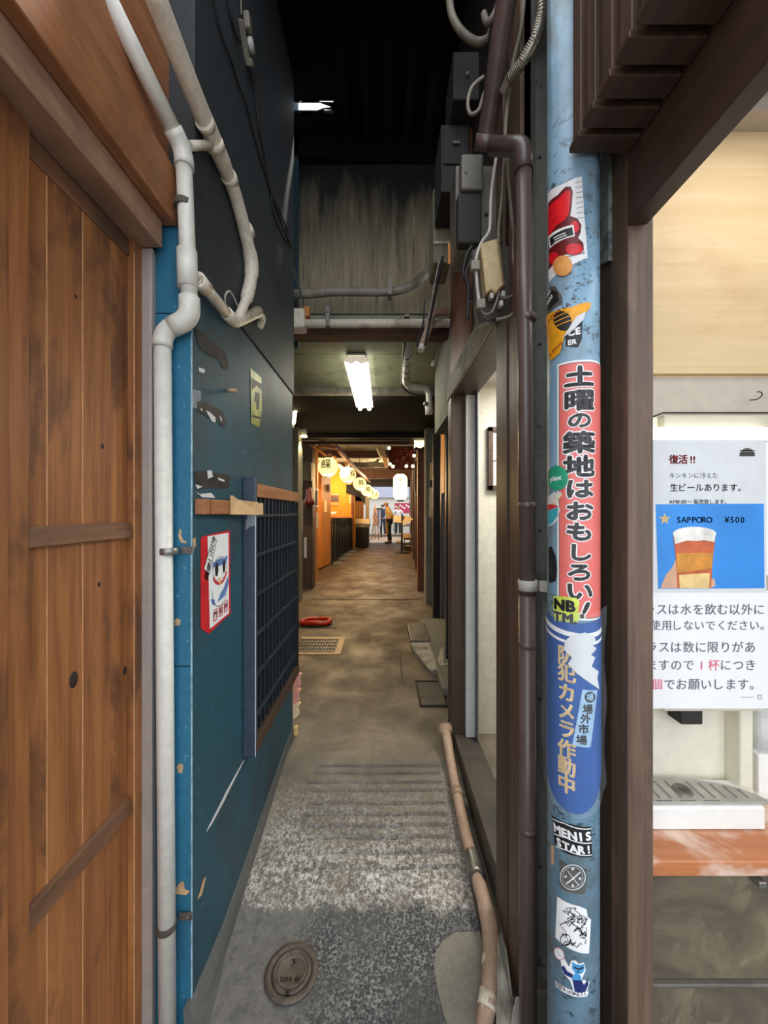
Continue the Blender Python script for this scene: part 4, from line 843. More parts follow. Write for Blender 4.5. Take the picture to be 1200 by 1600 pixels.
g = G().box(P(475, 0, 2.3).x, P(483, 0, 2.3).x, 2.30, 2.34, P(0, 494, 2.3).z, P(0, 478, 2.3).z, .003); solo(g, 'wood_wedge', 'orange_wood', 'small orange wooden wedge beside the off white wrapped box', 'wedge')
t = thing('drain_pipe', P(670, 530, 2.2), 'stained pipe elbow dropping steeply in front of the brown beam', 'pipe')
part(G().tube([P(702, 488, 2.28), P(686, 488, 2.24), P(674, 494, 2.2), P(669, 515, 2.17), P(660, 540, 2.14)], .022, 14, 5), 'pipe', 'pipe_dirty', t); part(G().tube([P(662, 534, 2.145), P(657, 548, 2.13)], .019, 14), 'spout', 'pipe_white', t)
cable('wire_bundle', [P(664, 470, 2.28), P(662, 500, 2.26), P(655, 525, 2.24), P(652, 540, 2.24), P(660, 535, 2.22)], .005, 'cable_dark', 'black wires bunched beside the stained pipe elbow')

# ------------------------------------------------------------------ blue pole with its stickers
CX, CY, R = .418, .85, .0525
TC = math.atan2(-CY, -CX)
t = thing('blue_pole', (CX, CY, 0), 'light blue painted steel pole covered in stickers', 'pole')
part(G().lathe([(R, -.02), (R, 3.4)], (CX, CY, 0), 'z', 48), 'shaft', 'pole_paint', t)
pole_f = lambda a, b, c: Vector((CX+(R+c)*math.cos(TC+a/R), CY+(R+c)*math.sin(TC+a/R), b))
def pp(px, py):
    dx, dz = (px-600)/F, -(py-800)/F; A = dx*dx+1; B = -2*(dx*CX+CY); Q = CX*CX+CY*CY-R*R; D = B*B-4*A*Q
    if D <= 0: s = -B/(2*A)
    else: s = (-B-math.sqrt(D))/(2*A)
    x, y = dx*s-CX, s-CY; a = math.atan2(y, x)-TC
    a = (a+PI) % (2*PI)-PI
    return (a*R, EYE+dz*s)
CUT = .005
def pshape(g, pts, c): shape(g, [pp(*p) for p in pts], pole_f, c, CUT)
def plines(g, pts, w, c): stroke(g, dense([pp(*p) for p in pts]), w, pole_f, c, CUT)
def dense(pts, n=4):
    o = []
    for a, b in zip(pts, pts[1:]): o += [(a[0]+(b[0]-a[0])*k/n, a[1]+(b[1]-a[1])*k/n) for k in range(n)]
    return o+[pts[-1]]
def ptext(g, s, px, py, size, c, **k): x, y = pp(px, py); text(g, s, pole_f, x, y, size, c, cut=CUT, **k)
def pline_text(g, s, p0, p1, size, c, **k):
    """lettering fitted between two measured points of the pole surface"""
    a, b = Vector(pp(*p0)), Vector(pp(*p1)); d = b-a; n = len(s)
    text(g, s, pole_f, a.x, a.y, size, c, cut=CUT, pitch=d.length/n/size, rot=math.atan2(d.y, d.x), **k)
def sticker(label, px, py, name='sticker', grp=None): a, b = pp(px, py); return thing(name, pole_f(a, b, 0), label, 'sticker', grp)
_sheet = {}
def layer(parent, name, mat, fn, label=None):
    g = G(); fn(g); o = part(g, name, mat, _sheet.get(parent.name, parent), label)
    if name == 'sheet': _sheet[parent.name] = o      # what is printed on a sheet belongs to the sheet
    return o

t = sticker('white sticker with a bold red cartoon blob, highest on the blue pole', 885, 360)
layer(t, 'sheet', 'paper', lambda g: pshape(g, [(856, 303), (880, 288), (909, 276), (913, 340), (918, 403), (885, 420), (858, 442)], .0006))
layer(t, 'red_shape', 'maroon', lambda g: pshape(g, [(857, 318), (872, 305), (884, 292), (892, 292), (895, 300), (893, 325), (891, 338), (902, 342), (908, 352), (907, 364), (903, 372), (911, 380), (912, 391), (904, 398), (884, 398), (874, 404), (862, 417), (858, 422)], .0010))
layer(t, 'red_fill', 'sticker_red', lambda g: (pshape(g, [(857, 326), (874, 310), (884, 299), (891, 298), (892, 306), (889, 334), (882, 345), (870, 352), (862, 365), (857, 372)], .0014), pshape(g, ell(897, 390, 13, 9), .0014), pshape(g, ell(898, 355, 7, 9), .0014), pshape(g, ell(866, 404, 8, 10), .0014)))
layer(t, 'badge', 'paper', lambda g: pshape(g, [(858, 370), (896, 352), (898, 370), (860, 389)], .0018))
layer(t, 'badge_panel', 'ink', lambda g: (pshape(g, [(860, 373), (894, 356), (896, 368), (862, 385)], .0022), ptext(g, 'MSLZABE', 886, 402, .0075, .0014, bold=.01, rot=.05)))
layer(t, 'badge_lines', 'paper', lambda g: [plines(g, [(866+k, 372+q-.45*k), (884+k, 364+q-.45*k)], .0022, .0026) for k, q in ((0, 1), (2, 5), (1, 9))])
layer(t, 'tick_marks', 'ink_soft', lambda g: [plines(g, [(899+.3*k, 286+8*k), (909+.4*k, 284+8*k)], .0009, .0010) for k in range(8)])
t = sticker('round orange sticker overlapping the corner of the red blob sticker', 880, 416)
layer(t, 'sheet', 'orange_dot', lambda g: pshape(g, ell(880, 416, 14.5, 16), .0028)); layer(t, 'script', 'gold_ink', lambda g: ptext(g, '(…)', 873, 417, .014, .0032, bold=.02))
t = sticker('black and grey torn sticker above the yellow torn sticker', 862, 470)
layer(t, 'sheet', 'slate', lambda g: pshape(g, [(853, 465), (859, 448), (868, 447), (878, 462), (880, 475), (866, 482), (856, 494)], .0008))
layer(t, 'lettering', 'ink', lambda g: (pshape(g, [(853, 466), (860, 452), (871, 456), (874, 470), (858, 486), (854, 488)], .0012),))
layer(t, 'white_lettering', 'paper', lambda g: (ptext(g, 'GO', 856, 464, .011, .0016, bold=.05, rot=.3), ptext(g, '1000', 856, 476, .012, .0016, bold=.05, rot=.3)))
t = sticker('black sticker with white block letters under the yellow torn sticker', 896, 525)
layer(t, 'sheet', 'ink', lambda g: pshape(g, [(884, 506), (910, 502), (909, 530), (903, 543), (884, 541)], .0008)); layer(t, 'lettering', 'paper', lambda g: (ptext(g, 'CE', 887, 521, .019, .0012, bold=.05, rot=.06), ptext(g, 'ER', 887, 536, .014, .0012, bold=.05)))
t = sticker('peeling torn yellow sticker with a black striped disc', 880, 510)
def yel(g):
    b = [(851, 500), (856, 493), (872, 485), (893, 481), (912, 474), (922, 474), (921, 482), (909, 496), (896, 508), (884, 523), (880, 536), (876, 552), (864, 563), (859, 558), (857, 530), (856, 512)]
    pshape(g, b, .0026)
layer(t, 'sheet', 'yellow_tape', yel)
layer(t, 'disc', 'ink', lambda g: pshape(g, ell(880, 502, 13, 16, rot=-.4), .0030)); layer(t, 'stripes', 'yellow_tape', lambda g: [plines(g, [(868, 505+6*k), (893, 494+6*k)], .0018, .0034) for k in (-1.2, 0, 1.2)])
layer(t, 'torn_white', 'paper_grey', lambda g: pshape(g, [(884, 523), (900, 496), (914, 488), (911, 500), (900, 512), (890, 522), (878, 530)], .0038))
layer(t, 'lettering', 'maroon', lambda g: (ptext(g, 'ECHO LA', 859, 503, .012, .0032, bold=.01, rot=.32), ptext(g, 'E FINIS', 861, 556, .011, .0032, bold=.01, rot=.5)))

t = thing('banner', pole_f(0, 1.4, 0), 'long salmon red sticker banner with black brush lettering on the blue pole', 'banner')
x0, x1 = pp(871, 770)[0], pp(937, 770)[0]; zt, zb = pp(900, 563)[1], pp(900, 969)[1]
layer(t, 'white_border', 'paper', lambda g: shape(g, [(x0, zb), (x1+.012, zb), (x1+.012, zt), (x0, zt)], pole_f, .0005, CUT))
layer(t, 'keyline', 'brush_ink', lambda g: shape(g, [(x0+.004, zb+.004), (x1+.006, zb+.004), (x1+.006, zt-.004), (x0+.004, zt-.004)], pole_f, .0008, CUT))
layer(t, 'red_field', 'salmon', lambda g: shape(g, [(x0+.0055, zb+.0055), (x1+.005, zb+.0055), (x1+.005, zt-.0055), (x0+.0055, zt-.0055)], pole_f, .0011, CUT))
ch = '土曜の築地はおもしろい'; ys = [589, 626, 657, 692, 729, 764, 799, 831, 863, 894, 924]
szs = [.044, .045, .036, .047, .046, .042, .042, .041, .038, .039, .041]
xm = pp(906, 770)[0]
def bann(g, bold, c, dy=0):
    for k, y, s in zip(ch, ys, szs): text(g, k, pole_f, xm, pp(900, y)[1], s, c, bold, vert=True, cut=CUT, sx=1.40)
    text(g, '!', pole_f, xm+.004, pp(900, 950)[1], .048, c, bold, cut=CUT, rot=-.45)
layer(t, 'letter_outline', 'paper', lambda g: bann(g, .108, .0015)); layer(t, 'brush_lettering', 'brush_ink', lambda g: bann(g, .046, .0020))

t = sticker('round green sticker on the edge of the salmon banner', 872, 747)
layer(t, 'sheet', 'green_dot', lambda g: pshape(g, ell(872, 747, 16, 19.5), .0024)); layer(t, 'lettering', 'paper', lambda g: ptext(g, 'plex', 861, 749, .016, .0028, bold=.03, rot=.12))
t = sticker('teal noodle bowl sticker below the round green sticker', 866, 800)
layer(t, 'sheet', 'paper_grey', lambda g: pshape(g, [(857, 776), (866, 770), (878, 769), (872, 786), (876, 796), (872, 812), (866, 820), (858, 823)], .0020)); layer(t, 'bowl', 'teal_ink', lambda g: pshape(g, [(857, 799), (873, 793), (872, 806), (865, 817), (858, 820)], .0024)); layer(t, 'noodles', 'red_plastic', lambda g: pshape(g, [(857, 789), (868, 787), (873, 792), (858, 798)], .0028)); layer(t, 'chopsticks', 'apricot', lambda g: (plines(g, [(864, 789), (874, 770)], .0025, .0030), plines(g, [(867, 790), (879, 772)], .0025, .0030)))
t = sticker('black shell shaped sticker at the edge of the blue pole', 862, 882)
layer(t, 'sheet', 'ink', lambda g: pshape(g, [(858, 855), (863, 854), (869, 870), (871, 890), (869, 908), (860, 911), (858, 908)], .0010)); layer(t, 'rays', 'ink_soft', lambda g: [plines(g, [(859, 893), (859+9*math.cos(a), 893-20*math.sin(a))], .0009, .0014) for a in (-.6, -.2, .2, .6, 1.0, 1.3)])
t = sticker('neon edged sticker of heavy black letters at the foot of the salmon banner', 885, 950)
layer(t, 'sheet', 'neon', lambda g: pshape(g, [(866, 931), (884, 932), (900, 934), (905, 940), (903, 956), (906, 962), (902, 972), (868, 970), (866, 952)], .0026)); layer(t, 'lettering', 'ink', lambda g: (ptext(g, 'NB', 867, 942, .031, .0030, bold=.06), ptext(g, 'TM.', 867, 961, .027, .0030, bold=.06)))

# blue camera notice wrapped round the pole in a clear sleeve
t = thing('camera_notice', pole_f(0, .9, 0), 'blue camera notice with gold lettering wrapped around the pole in a clear sleeve', 'notice')
zt, zm, zb = pp(890, 972)[1], pp(890, 1100)[1], pp(890, 1268)[1]
def wrap(g, a0, a1, zts, zbs, c, fl=0):
    n = 30; prev = None
    for k in range(n+1):
        u = k/n; a = a0+(a1-a0)*u; s = (2*u-1)
        top = zts(u); bot = zbs(u); cc = c+fl*max(0, abs(s)-.86)*.03
        row = [g.bm.verts.new(pole_f(a, bot+(top-bot)*j/14, cc+(.02 if fl else 0)*max(0, abs(s)-.88)*math.sin(j*.9+s*2))) for j in range(15)]
        if prev:
            for j in range(14): g.bm.faces.new((prev[j], row[j], row[j+1], prev[j+1])).smooth = True
        prev = row
aL, aR = -1.42*R, 1.5*R
layer(t, 'blue_sheet', 'banner_blue', lambda g: wrap(g, aL, aR, lambda u: zt+.012*abs(2*u-1)**2, lambda u: zb+.075*abs(2*u-.95)**2.2, .0026))
layer(t, 'clear_sleeve', 'sleeve', lambda g: wrap(g, aL-.004, aR+.004, lambda u: zt+.018+.014*abs(2*u-1)**2, lambda u: zb-.006+.05*abs(2*u-.95)**2.2, .0062, 1.0))
def wstripe(g, dz, w):
    n = 26; z0 = zt-.030
    pts = [(aL+(aR-aL)*k/n, z0+dz+.014*abs(2*k/n-1)**2-.010*(k/n)) for k in range(n+1)]; stroke(g, pts, w, pole_f, .0030, CUT)
layer(t, 'white_stripes', 'paper', lambda g: (wstripe(g, .010, .010), wstripe(g, -.008, .006)))
gz = [1024, 1051, 1082, 1111, 1139, 1170, 1197, 1225]
def gold(g, dx, c, bold=.016):
    for k, y in zip('防犯カメラ作動中', gz): x, z = pp(886, y); text(g, k, pole_f, x+dx, z-.3*dx, .041, c, bold, vert=True, cut=CUT, sx=.86)
layer(t, 'letter_edge', 'paper', lambda g: gold(g, -.0012, .0032)); layer(t, 'gold_lettering', 'gold_ink', lambda g: gold(g, 0, .0036))
layer(t, 'market_tag', 'tag_blue', lambda g: pshape(g, [(909, 1076), (931, 1077), (921, 1166), (894, 1163)], .0034), 'pale blue tag with small black lettering')
def tag_txt(g):
    for k, (x, y) in zip('場外市場', ((917, 1107), (914, 1122), (911, 1138), (908, 1155))): ptext(g, k, x, y, .021, .0038, bold=.03, vert=True)
    pshape(g, ell(920, 1088, 8, 8.5), .0038)
layer(t, 'tag_lettering', 'ink', tag_txt)
def tag_mark(g): ptext(g, '場', 920, 1088, .016, .0042, bold=.03, vert=True); plines(g, [(909.5, 1078), (930, 1079), (920.5, 1164.5), (895.5, 1161.5), (909.5, 1078)], .0008, .0037)
layer(t, 'tag_emblem', 'tag_blue', tag_mark)
layer(t, 'torn_patch', 'paper_grey', lambda g: pshape(g, [(884, 1000), (893, 992), (912, 987), (925, 992), (928, 1000), (922, 1006), (929, 1012), (921, 1022), (927, 1026), (922, 1040), (932, 1048), (930, 1058), (933, 1076), (920, 1066), (900, 1050), (888, 1036), (894, 1026), (882, 1014)], .0048), 'torn white paper patch')
t = sticker('black and white block letter sticker just below the camera notice', 893, 1306)
bk = [(863, 1274), (880, 1284), (900, 1289), (923, 1291), (925, 1338), (905, 1338), (885, 1333), (867, 1320)]
layer(t, 'sheet', 'ink', lambda g: pshape(g, bk, .0008))
layer(t, 'rules', 'paper', lambda g: (plines(g, [(864, 1279), (882, 1286), (923, 1294)], .0022, .0012), plines(g, [(866, 1302), (884, 1308), (924, 1316)], .0022, .0012), plines(g, [(868, 1321), (886, 1328), (924, 1335)], .0022, .0012)))
layer(t, 'lettering', 'paper', lambda g: (pline_text(g, 'MENIS', (866, 1291), (924, 1304), .024, .0012, bold=.05, sx=1.0), pline_text(g, 'STAR!', (869, 1312), (924, 1325), .022, .0012, bold=.05, sx=1.0)))
t = sticker('dark grey square sticker with a pale crossed circle emblem', 895, 1370)
layer(t, 'sheet', 'slate', lambda g: pshape(g, [(875, 1343), (916, 1357), (914, 1396), (875, 1387)], .0008))
layer(t, 'emblem', 'paper_grey', lambda g: (plines(g, ell(895, 1370, 19, 19.5, 28)+[(914, 1370)], .0020, .0012), plines(g, ell(895, 1370, 15.5, 16, 28)+[(910.5, 1370)], .0008, .0012), plines(g, [(887, 1360), (904, 1382)], .002, .0012), plines(g, [(885, 1380), (906, 1362)], .0026, .0012), [pshape(g, ell(x, y, 2.2, 2.2, 10), .0012) for x, y in ((895, 1357), (895, 1383), (884, 1369), (906, 1372))]))
t = sticker('white sticker with a black scribbled line drawing', 895, 1440)
layer(t, 'sheet', 'paper', lambda g: pshape(g, [(871, 1400), (890, 1411), (905, 1415), (916, 1420), (918, 1432), (923, 1436), (920, 1489), (895, 1484), (868, 1464)], .0008))
def scrib(g):
    r = random.Random(4)
    for k in range(16):
        x, y = r.uniform(882, 912), r.uniform(1425, 1475); pts = [(x, y)]
        for j in range(6): x = min(916, max(874, x+r.uniform(-9, 9))); y = min(1480, max(1418, y+r.uniform(-9, 9))); pts.append((x, y))
        plines(g, pts, .0013, .0012)
    plines(g, [(884, 1418), (890, 1424), (902, 1434), (905, 1436)], .0018, .0012); plines(g, ell(884, 1468, 8, 9, 14), .0014, .0012); ptext(g, 'crew', 905, 1452, .014, .0012, rot=1.1)
layer(t, 'drawing', 'ink', scrib)
t = sticker('die cut sticker of a small blue cat raising a paw', 895, 1520)
layer(t, 'outline', 'paper', lambda g: (pshape(g, [(876, 1500), (882, 1497), (889, 1510), (893, 1500), (899, 1500), (904, 1505), (912, 1503), (915, 1515), (911, 1524), (908, 1532), (912, 1530), (921, 1533), (917, 1548), (914, 1552), (897, 1551), (891, 1532), (880, 1520)], .0008), pshape(g, ell(874, 1490, 7, 11, 16, rot=-.5), .0008), pshape(g, [(868, 1531), (890, 1545), (920, 1548), (917, 1556), (890, 1554), (869, 1541)], .0007)))
layer(t, 'cat_head', 'cat_blue', lambda g: (pshape(g, [(894, 1513), (894, 1502), (899, 1505), (906, 1507), (912, 1505), (913, 1514), (909, 1520), (899, 1520)], .0014), pshape(g, ell(901, 1528, 7, 8, 16), .0014)))
layer(t, 'cat_body', 'cat_navy', lambda g: (pshape(g, [(895, 1530), (908, 1530), (912, 1538), (917, 1530), (919, 1536), (914, 1548), (898, 1548)], .0018), pshape(g, [(878, 1510), (882, 1508), (886, 1516), (895, 1521), (894, 1527), (882, 1521)], .0018)))
layer(t, 'glasses', 'ink', lambda g: (plines(g, [(897, 1510), (904, 1513), (911, 1510)], .003, .0018), pshape(g, ell(903, 1517, 1.4, 1.4, 8), .0018)))
layer(t, 'lettering', 'ink_soft', lambda g: (pline_text(g, '@TRINAETI', (871, 1537), (916, 1551), .011, .0012, bold=.02), plines(g, [(872, 1486), (876, 1494)], .001, .0012)))
layer(t, 'speech_bubble', 'ink_pink', lambda g: plines(g, ell(874, 1490, 6, 10, 16, rot=-.5)+ell(874, 1490, 6, 10, 16, rot=-.5)[:1], .0009, .0012))
# torn scrap of clear film edge on the pole
g = G(); pshape(g, [(862, 1320), (866, 1322), (866, 1350), (862, 1352)], .0012); solo(g, 'sticker_scrap', 'cork', 'thin peeled sticker edge beside the block letter sticker', 'sticker')

# ------------------------------------------------------------------ stepped slats of the upper screen
labs = ['slat farthest from the viewer, hanging directly before the blue pole', 'second slat of the hanging dark row counted from the blue pole', 'third slat of the hanging dark row counted from the blue pole', 'fourth slat of the hanging dark row counted from the blue pole', 'fifth slat of the hanging dark row counted from the blue pole', 'sixth slat of the hanging dark row counted from the blue pole']
for k in range(6):
    y = .755-.052*k
    t = thing('screen_slat', (.45, y, 2.19), 'dark brown vertical wooden '+labs[k], 'slat', 'dark slats hanging over the stall opening')
    part(G().box(.386, .503, y, y+.030, 2.198, 3.1, .002), 'board', 'dark_wood_z', t); part(G().box(.380, .503, y-.004, y+.034, 2.186, 2.199, .002), 'end_cap', 'dark_wood', t)

# ------------------------------------------------------------------ the drinks stall
g = G().box(.56, 1.75, 1.16, 1.19, 1.868, 2.60, .001); struct(g, 'wall_stall_back', 'plywood', 'pale plywood panel at the back of the drinks stall')
g = G().box(.56, 1.75, 1.17, 1.21, .0, 1.862, .001).box(.56, 1.75, 1.10, 1.19, 2.60, 2.64, 0).box(.56, 1.75, .0, 1.10, 2.64, 2.68, 0); struct(g, 'wall_stall', 'grey_panel', 'grey beige wall behind the drinks dispenser')
g = G().box(1.72, 1.76, .0, 1.2, 0, 2.7, 0); struct(g, 'wall_stall_side', 'white_board', 'far side wall of the drinks stall')
p = P(1172, 625, 1.16); solo(G().tube([p, p+Vector((0, -.02, -.004)), p+Vector((.006, -.03, .004)), p+Vector((.004, -.03, .014)), p+Vector((-.006, -.028, .016))], .0016, 8, 4), 'wall_hook', 'iron_dark', 'tiny dark screw hook in the grey wall', 'hook')
g = G().tube([P(1018, 652, 1.155), P(1036, 645, 1.165), P(1210, 645, 1.165)], .0022, 6); solo(g, 'wall_cable', 'cable_dark', 'thin black cable running along the grey wall above the dispenser', 'cable')
# counter
g = G().box(.535, 1.71, .865, 1.165, .628, .664, .004).roughen(.0012, 20); solo(g, 'counter', 'counter_wood', 'orange brown wooden counter with pale water damage', 'counter')
t = thing('stone_effect_board', (1.1, .885, 0), 'dark mottled stone effect board below the counter', 'counter front')
z1 = P(0, 1532, .885).z
part(G().box(.535, 1.72, .885, .905, z1+.004, .628, .001), 'upper_board', 'marble_board', t); part(G().box(.535, 1.72, .878, .905, 0, z1-.006, .002), 'lower_board', 'marble_board', t); part(G().box(.535, 1.72, .874, .905, z1-.006, z1+.003, .002), 'ledge', 'steel_dull', t)
a, b = P(1170, 1363, .885), P(1182, 1373, .885); solo(G().box(a.x, b.x, .86, .885, b.z, a.z, .002), 'counter_bracket', 'steel', 'small metal bracket under the counter edge', 'bracket')
# dispenser: body, recess, tap, tray
Y0, Y1 = 1.0, 1.16
t = thing('drink_dispenser', (.80, 1.05, .664), 'cream drinks dispenser with a half round drip tray on the counter', 'dispenser')
xl, xr = .625, P(1184, 0, 1.0).x
zr0, zr1 = P(0, 1240, 1.0).z, P(0, 1112, 1.0).z
part(G().box(xl, xr, 1.02, Y1, zr1-.008, P(0, 648, 1.0).z, .008).box(P(1036, 0, 1.0).x, xr, .998, 1.03, zr1, P(0, 668, 1.0).z, .006), 'body', 'cream', t)
part(G().box(P(1036, 0, 1.0).x, P(1235, 0, 1.0).x, .996, 1.15, P(0, 669, 1.0).z, P(0, 649, 1.0).z, .004), 'top_cover', 'cover_cream', t)
part(G().box(xl, xr-.035, 1.055, Y1, .665, zr1, .004), 'recess_back', 'cream', t); part(G().box(xr-.036, xr, 1.01, Y1, .665, zr1, .006), 'side_wall', 'cream', t)
a, b = P(1051, 1106, 1.03), P(1084, 1123, 1.03); part(G().box(a.x, b.x, 1.0, 1.05, b.z, a.z+.01, .003), 'tap', 'box_black', t)
tr = P(0, 1262, .945).z; g = G(); 
c = [(xl, .945), (P(1197, 0, .945).x, .945), (P(1197, 0, .945).x+.004, .985), (xr-.01, 1.045), (xl, 1.055)]
g.prism([(x, y, .666) for x, y in c], (0, 0, tr-.666), .004); part(g, 'tray', 'white_plastic', t)
tx = P(1063, 0, 1.0).x+.0
def arc2(sc): return [(xl, .952)]+[(tx-.03+(.235*sc)*math.cos(k), .952+.098*sc*math.sin(k)) for k in [PI*.0+PI*.62*j/16 for j in range(17)]]+[(xl, .952+.09*sc)]
g = G().prism([(x, y, tr-.002) for x, y in arc2(1.03)], (0, 0, .010), .002); k = part(g, 'tray_rim', 'acrylic', t)
g = G().prism([(x, y+.002, tr) for x, y in arc2(.94)], (0, 0, .006), .001); gr = part(g, 'drip_grille', 'flex_steel', t, 'steel drip grille')
g = G()
for j in range(11):
    x = .64+.028*j; h = math.sqrt(max(0, 1-((x-tx+.03)/.22)**2))*.085
    if h > .02 and abs(x-tx) > .012: g.box(x-.003, x+.003, .957+.012, .957+h*.86, tr+.0058, tr+.0068, 0)
for j in range(3): g.box(.68+.06*j, .72+.06*j, .9585, .9615, tr+.0058, tr+.0068, 0)
part(g, 'slot', 'iron_dark', gr); part(G().lathe([(.024, .0), (.020, .008), (.013, .007), (.011, .003), (.0, .003)], (tx, .993, tr+.005), 'z', 22, cap=False), 'drain_cup', 'steel_dull', gr)
# light bar on top of the notice
lb = P(0, 677, .985); part(G().box(.60, P(1199, 0, .985).x, .972, 1.0, P(0, 689, .985).z, P(0, 669, .985).z, .006), 'light_bar', 'led_glow', t, 'glowing white light bar')
# notices taped to its front
PY = .975
fr = flat_frame((0, PY, 0), (1, 0, 0), (0, 0, 1))
def fq(px, py): p = P(px, py, PY); return (p.x, p.z)
def ftext(g, s, px, py, hpx, c=.0016, **k): x, z = fq(px, py); text(g, s, fr, x, z, hpx*PY/F, c, **k)
def fshape(g, pts, c): shape(g, [fq(*p) for p in pts], fr, c)
def fline(g, pts, w, c): stroke(g, [fq(*p) for p in pts], w*PY/F, fr, c)
t = thing('beer_poster', (fq(1110, 920)[0], PY, fq(0, 922)[1]), 'white poster with red heading and blue photo of a held beer glass', 'poster')
layer(t, 'sheet', 'paper_grey', lambda g: fshape(g, [(1018, 687), (1197, 687), (1197, 926), (1018, 926)], .0006))
layer(t, 'red_heading', 'ink_red', lambda g: ftext(g, '復活', 1045, 718, 15, bold=.025, pitch=.96) or ftext(g, '!!', 1077, 718, 15, bold=.03, pitch=.32))
layer(t, 'lettering', 'ink_soft', lambda g: (ftext(g, 'キンキンに冷えた', 1045, 743, 9.6, pitch=1.0), ftext(g, '生ビールあります。', 1046, 762, 13.4, pitch=.99, bold=.006), ftext(g, 'AM8:00〜 販売致します。', 1045, 784, 8, bold=.005)))
layer(t, 'emblem', 'slate', lambda g: (fshape(g, ell(1167, 713, 12, 13, 20, PI, 2*PI), .0012), [fline(g, [(1155, y), (1179, y)], 1.4, .0012) for y in (704, 708, 711)]))
layer(t, 'blue_photo', 'photo_blue', lambda g: fshape(g, [(1024, 788), (1193, 787), (1194, 919), (1028, 920)], .0010))
layer(t, 'star', 'star_gold', lambda g: fshape(g, [(1038+(9.5 if k % 2 == 0 else 4)*math.sin(k*PI/5), 811-(9.5 if k % 2 == 0 else 4)*math.cos(k*PI/5)) for k in range(10)], .0014))
layer(t, 'brand_lettering', 'ink', lambda g: ftext(g, 'SAPPORO', 1056, 812, 12.8, bold=.015, pitch=.62)); layer(t, 'price_lettering', 'ink', lambda g: ftext(g, '¥500', 1131, 812, 13, bold=.01, pitch=.62))
layer(t, 'hand', 'skin', lambda g: (fshape(g, [(1031, 919), (1040, 898), (1050, 886), (1056, 872), (1063, 872), (1064, 890), (1058, 919)], .0014),)); layer(t, 'fingertip', 'skin', lambda g: fshape(g, [(1106, 905), (1116, 904), (1117, 916), (1106, 919)], .0014))
layer(t, 'glass', 'beer_red', lambda g: fshape(g, [(1051, 838), (1117, 838), (1113, 872), (1110, 919), (1058, 919), (1056, 880)], .0018)); layer(t, 'beer', 'beer_amber', lambda g: fshape(g, [(1056, 864), (1113, 864), (1111, 888), (1057, 895)], .0022)); layer(t, 'foam_head', 'foam', lambda g: (fshape(g, ell(1084, 834, 34, 11), .0024), fshape(g, [(1051, 834), (1117, 834), (1115, 847), (1084, 841), (1054, 850)], .0022)))
layer(t, 'beer_glow', 'star_gold', lambda g: fshape(g, [(1060, 898), (1108, 895), (1107, 919), (1061, 919)], .0022))
t = thing('usage_notice', (fq(1090, 1107)[0], PY, fq(0, 1107)[1]), 'white notice of large handwritten style black and pink lettering under the beer poster', 'notice')
layer(t, 'sheet', 'paper', lambda g: fshape(g, [(975, 922), (1204, 923), (1204, 1107), (975, 1107)], .0004))
def nl(g, s, px0, py, pitch): ftext(g, s, px0, py, pitch*.98, pitch=1.02)
for _a in (('グラスは水を飲む以外に', 986, 952, 19.0), ('使用しないでください。', 1015, 977, 17.2), ('グラスは数に限りがあ', 989, 1011, 19.2), ('りますので', 989, 1039, 19.2), ('につき', 1124, 1039, 19.2), ('でお願いします。', 1036, 1069, 19.2)): layer(t, 'lettering_line', 'ink_soft', lambda g: nl(g, *_a))
for _a in (('1杯', 1086, 1039, 19.2), ('1個', 998, 1069, 18.5)): layer(t, 'pink_lettering', 'ink_pink', lambda g: nl(g, *_a))
layer(t, 'small_print', 'ink_soft', lambda g: (fline(g, [(1157, 1089), (1176, 1089)], .8, .001), fline(g, [(1184, 1086), (1184, 1092), (1189, 1092), (1189, 1086), (1184, 1086)], 1, .001)))
g = G(); fshape(g, [(1201, 690), (1240, 690), (1240, 900), (1198, 900), (1196, 800)], -.012); solo(g, 'notice_sheet', 'paper', 'edge of another white sheet beside the beer poster', 'notice')
# bagged cups beside the dispenser
t = thing('cup_box', (1.07, 1.08, .664), 'white box with film wrapped cups beside the dispenser', 'box')
a, b = P(1183, 1177, 1.05), P(1230, 1240, 1.05); part(G().box(a.x+.005, b.x+.1, 1.05, 1.15, .664, P(0, 1180, 1.05).z, .004), 'box', 'white_plastic', t)
for k in range(3): part(G().lathe([(.030, 0), (.038, .09)], (a.x+.05+.085*k, 1.10, P(0, 1178, 1.05).z), 'z', 20), 'cup', 'white_board', t)
part(G().box(a.x+.012, b.x+.08, 1.052, 1.148, P(0, 1178, 1.05).z, P(0, 1105, 1.05).z, .012).roughen(.006, 30, cuts=3), 'film', 'film', t)
lamp('stall_lamp', 'AREA', (1.05, .75, 2.6), 3.8, (1, .97, .92), .5, (0, 0, 0), .3)

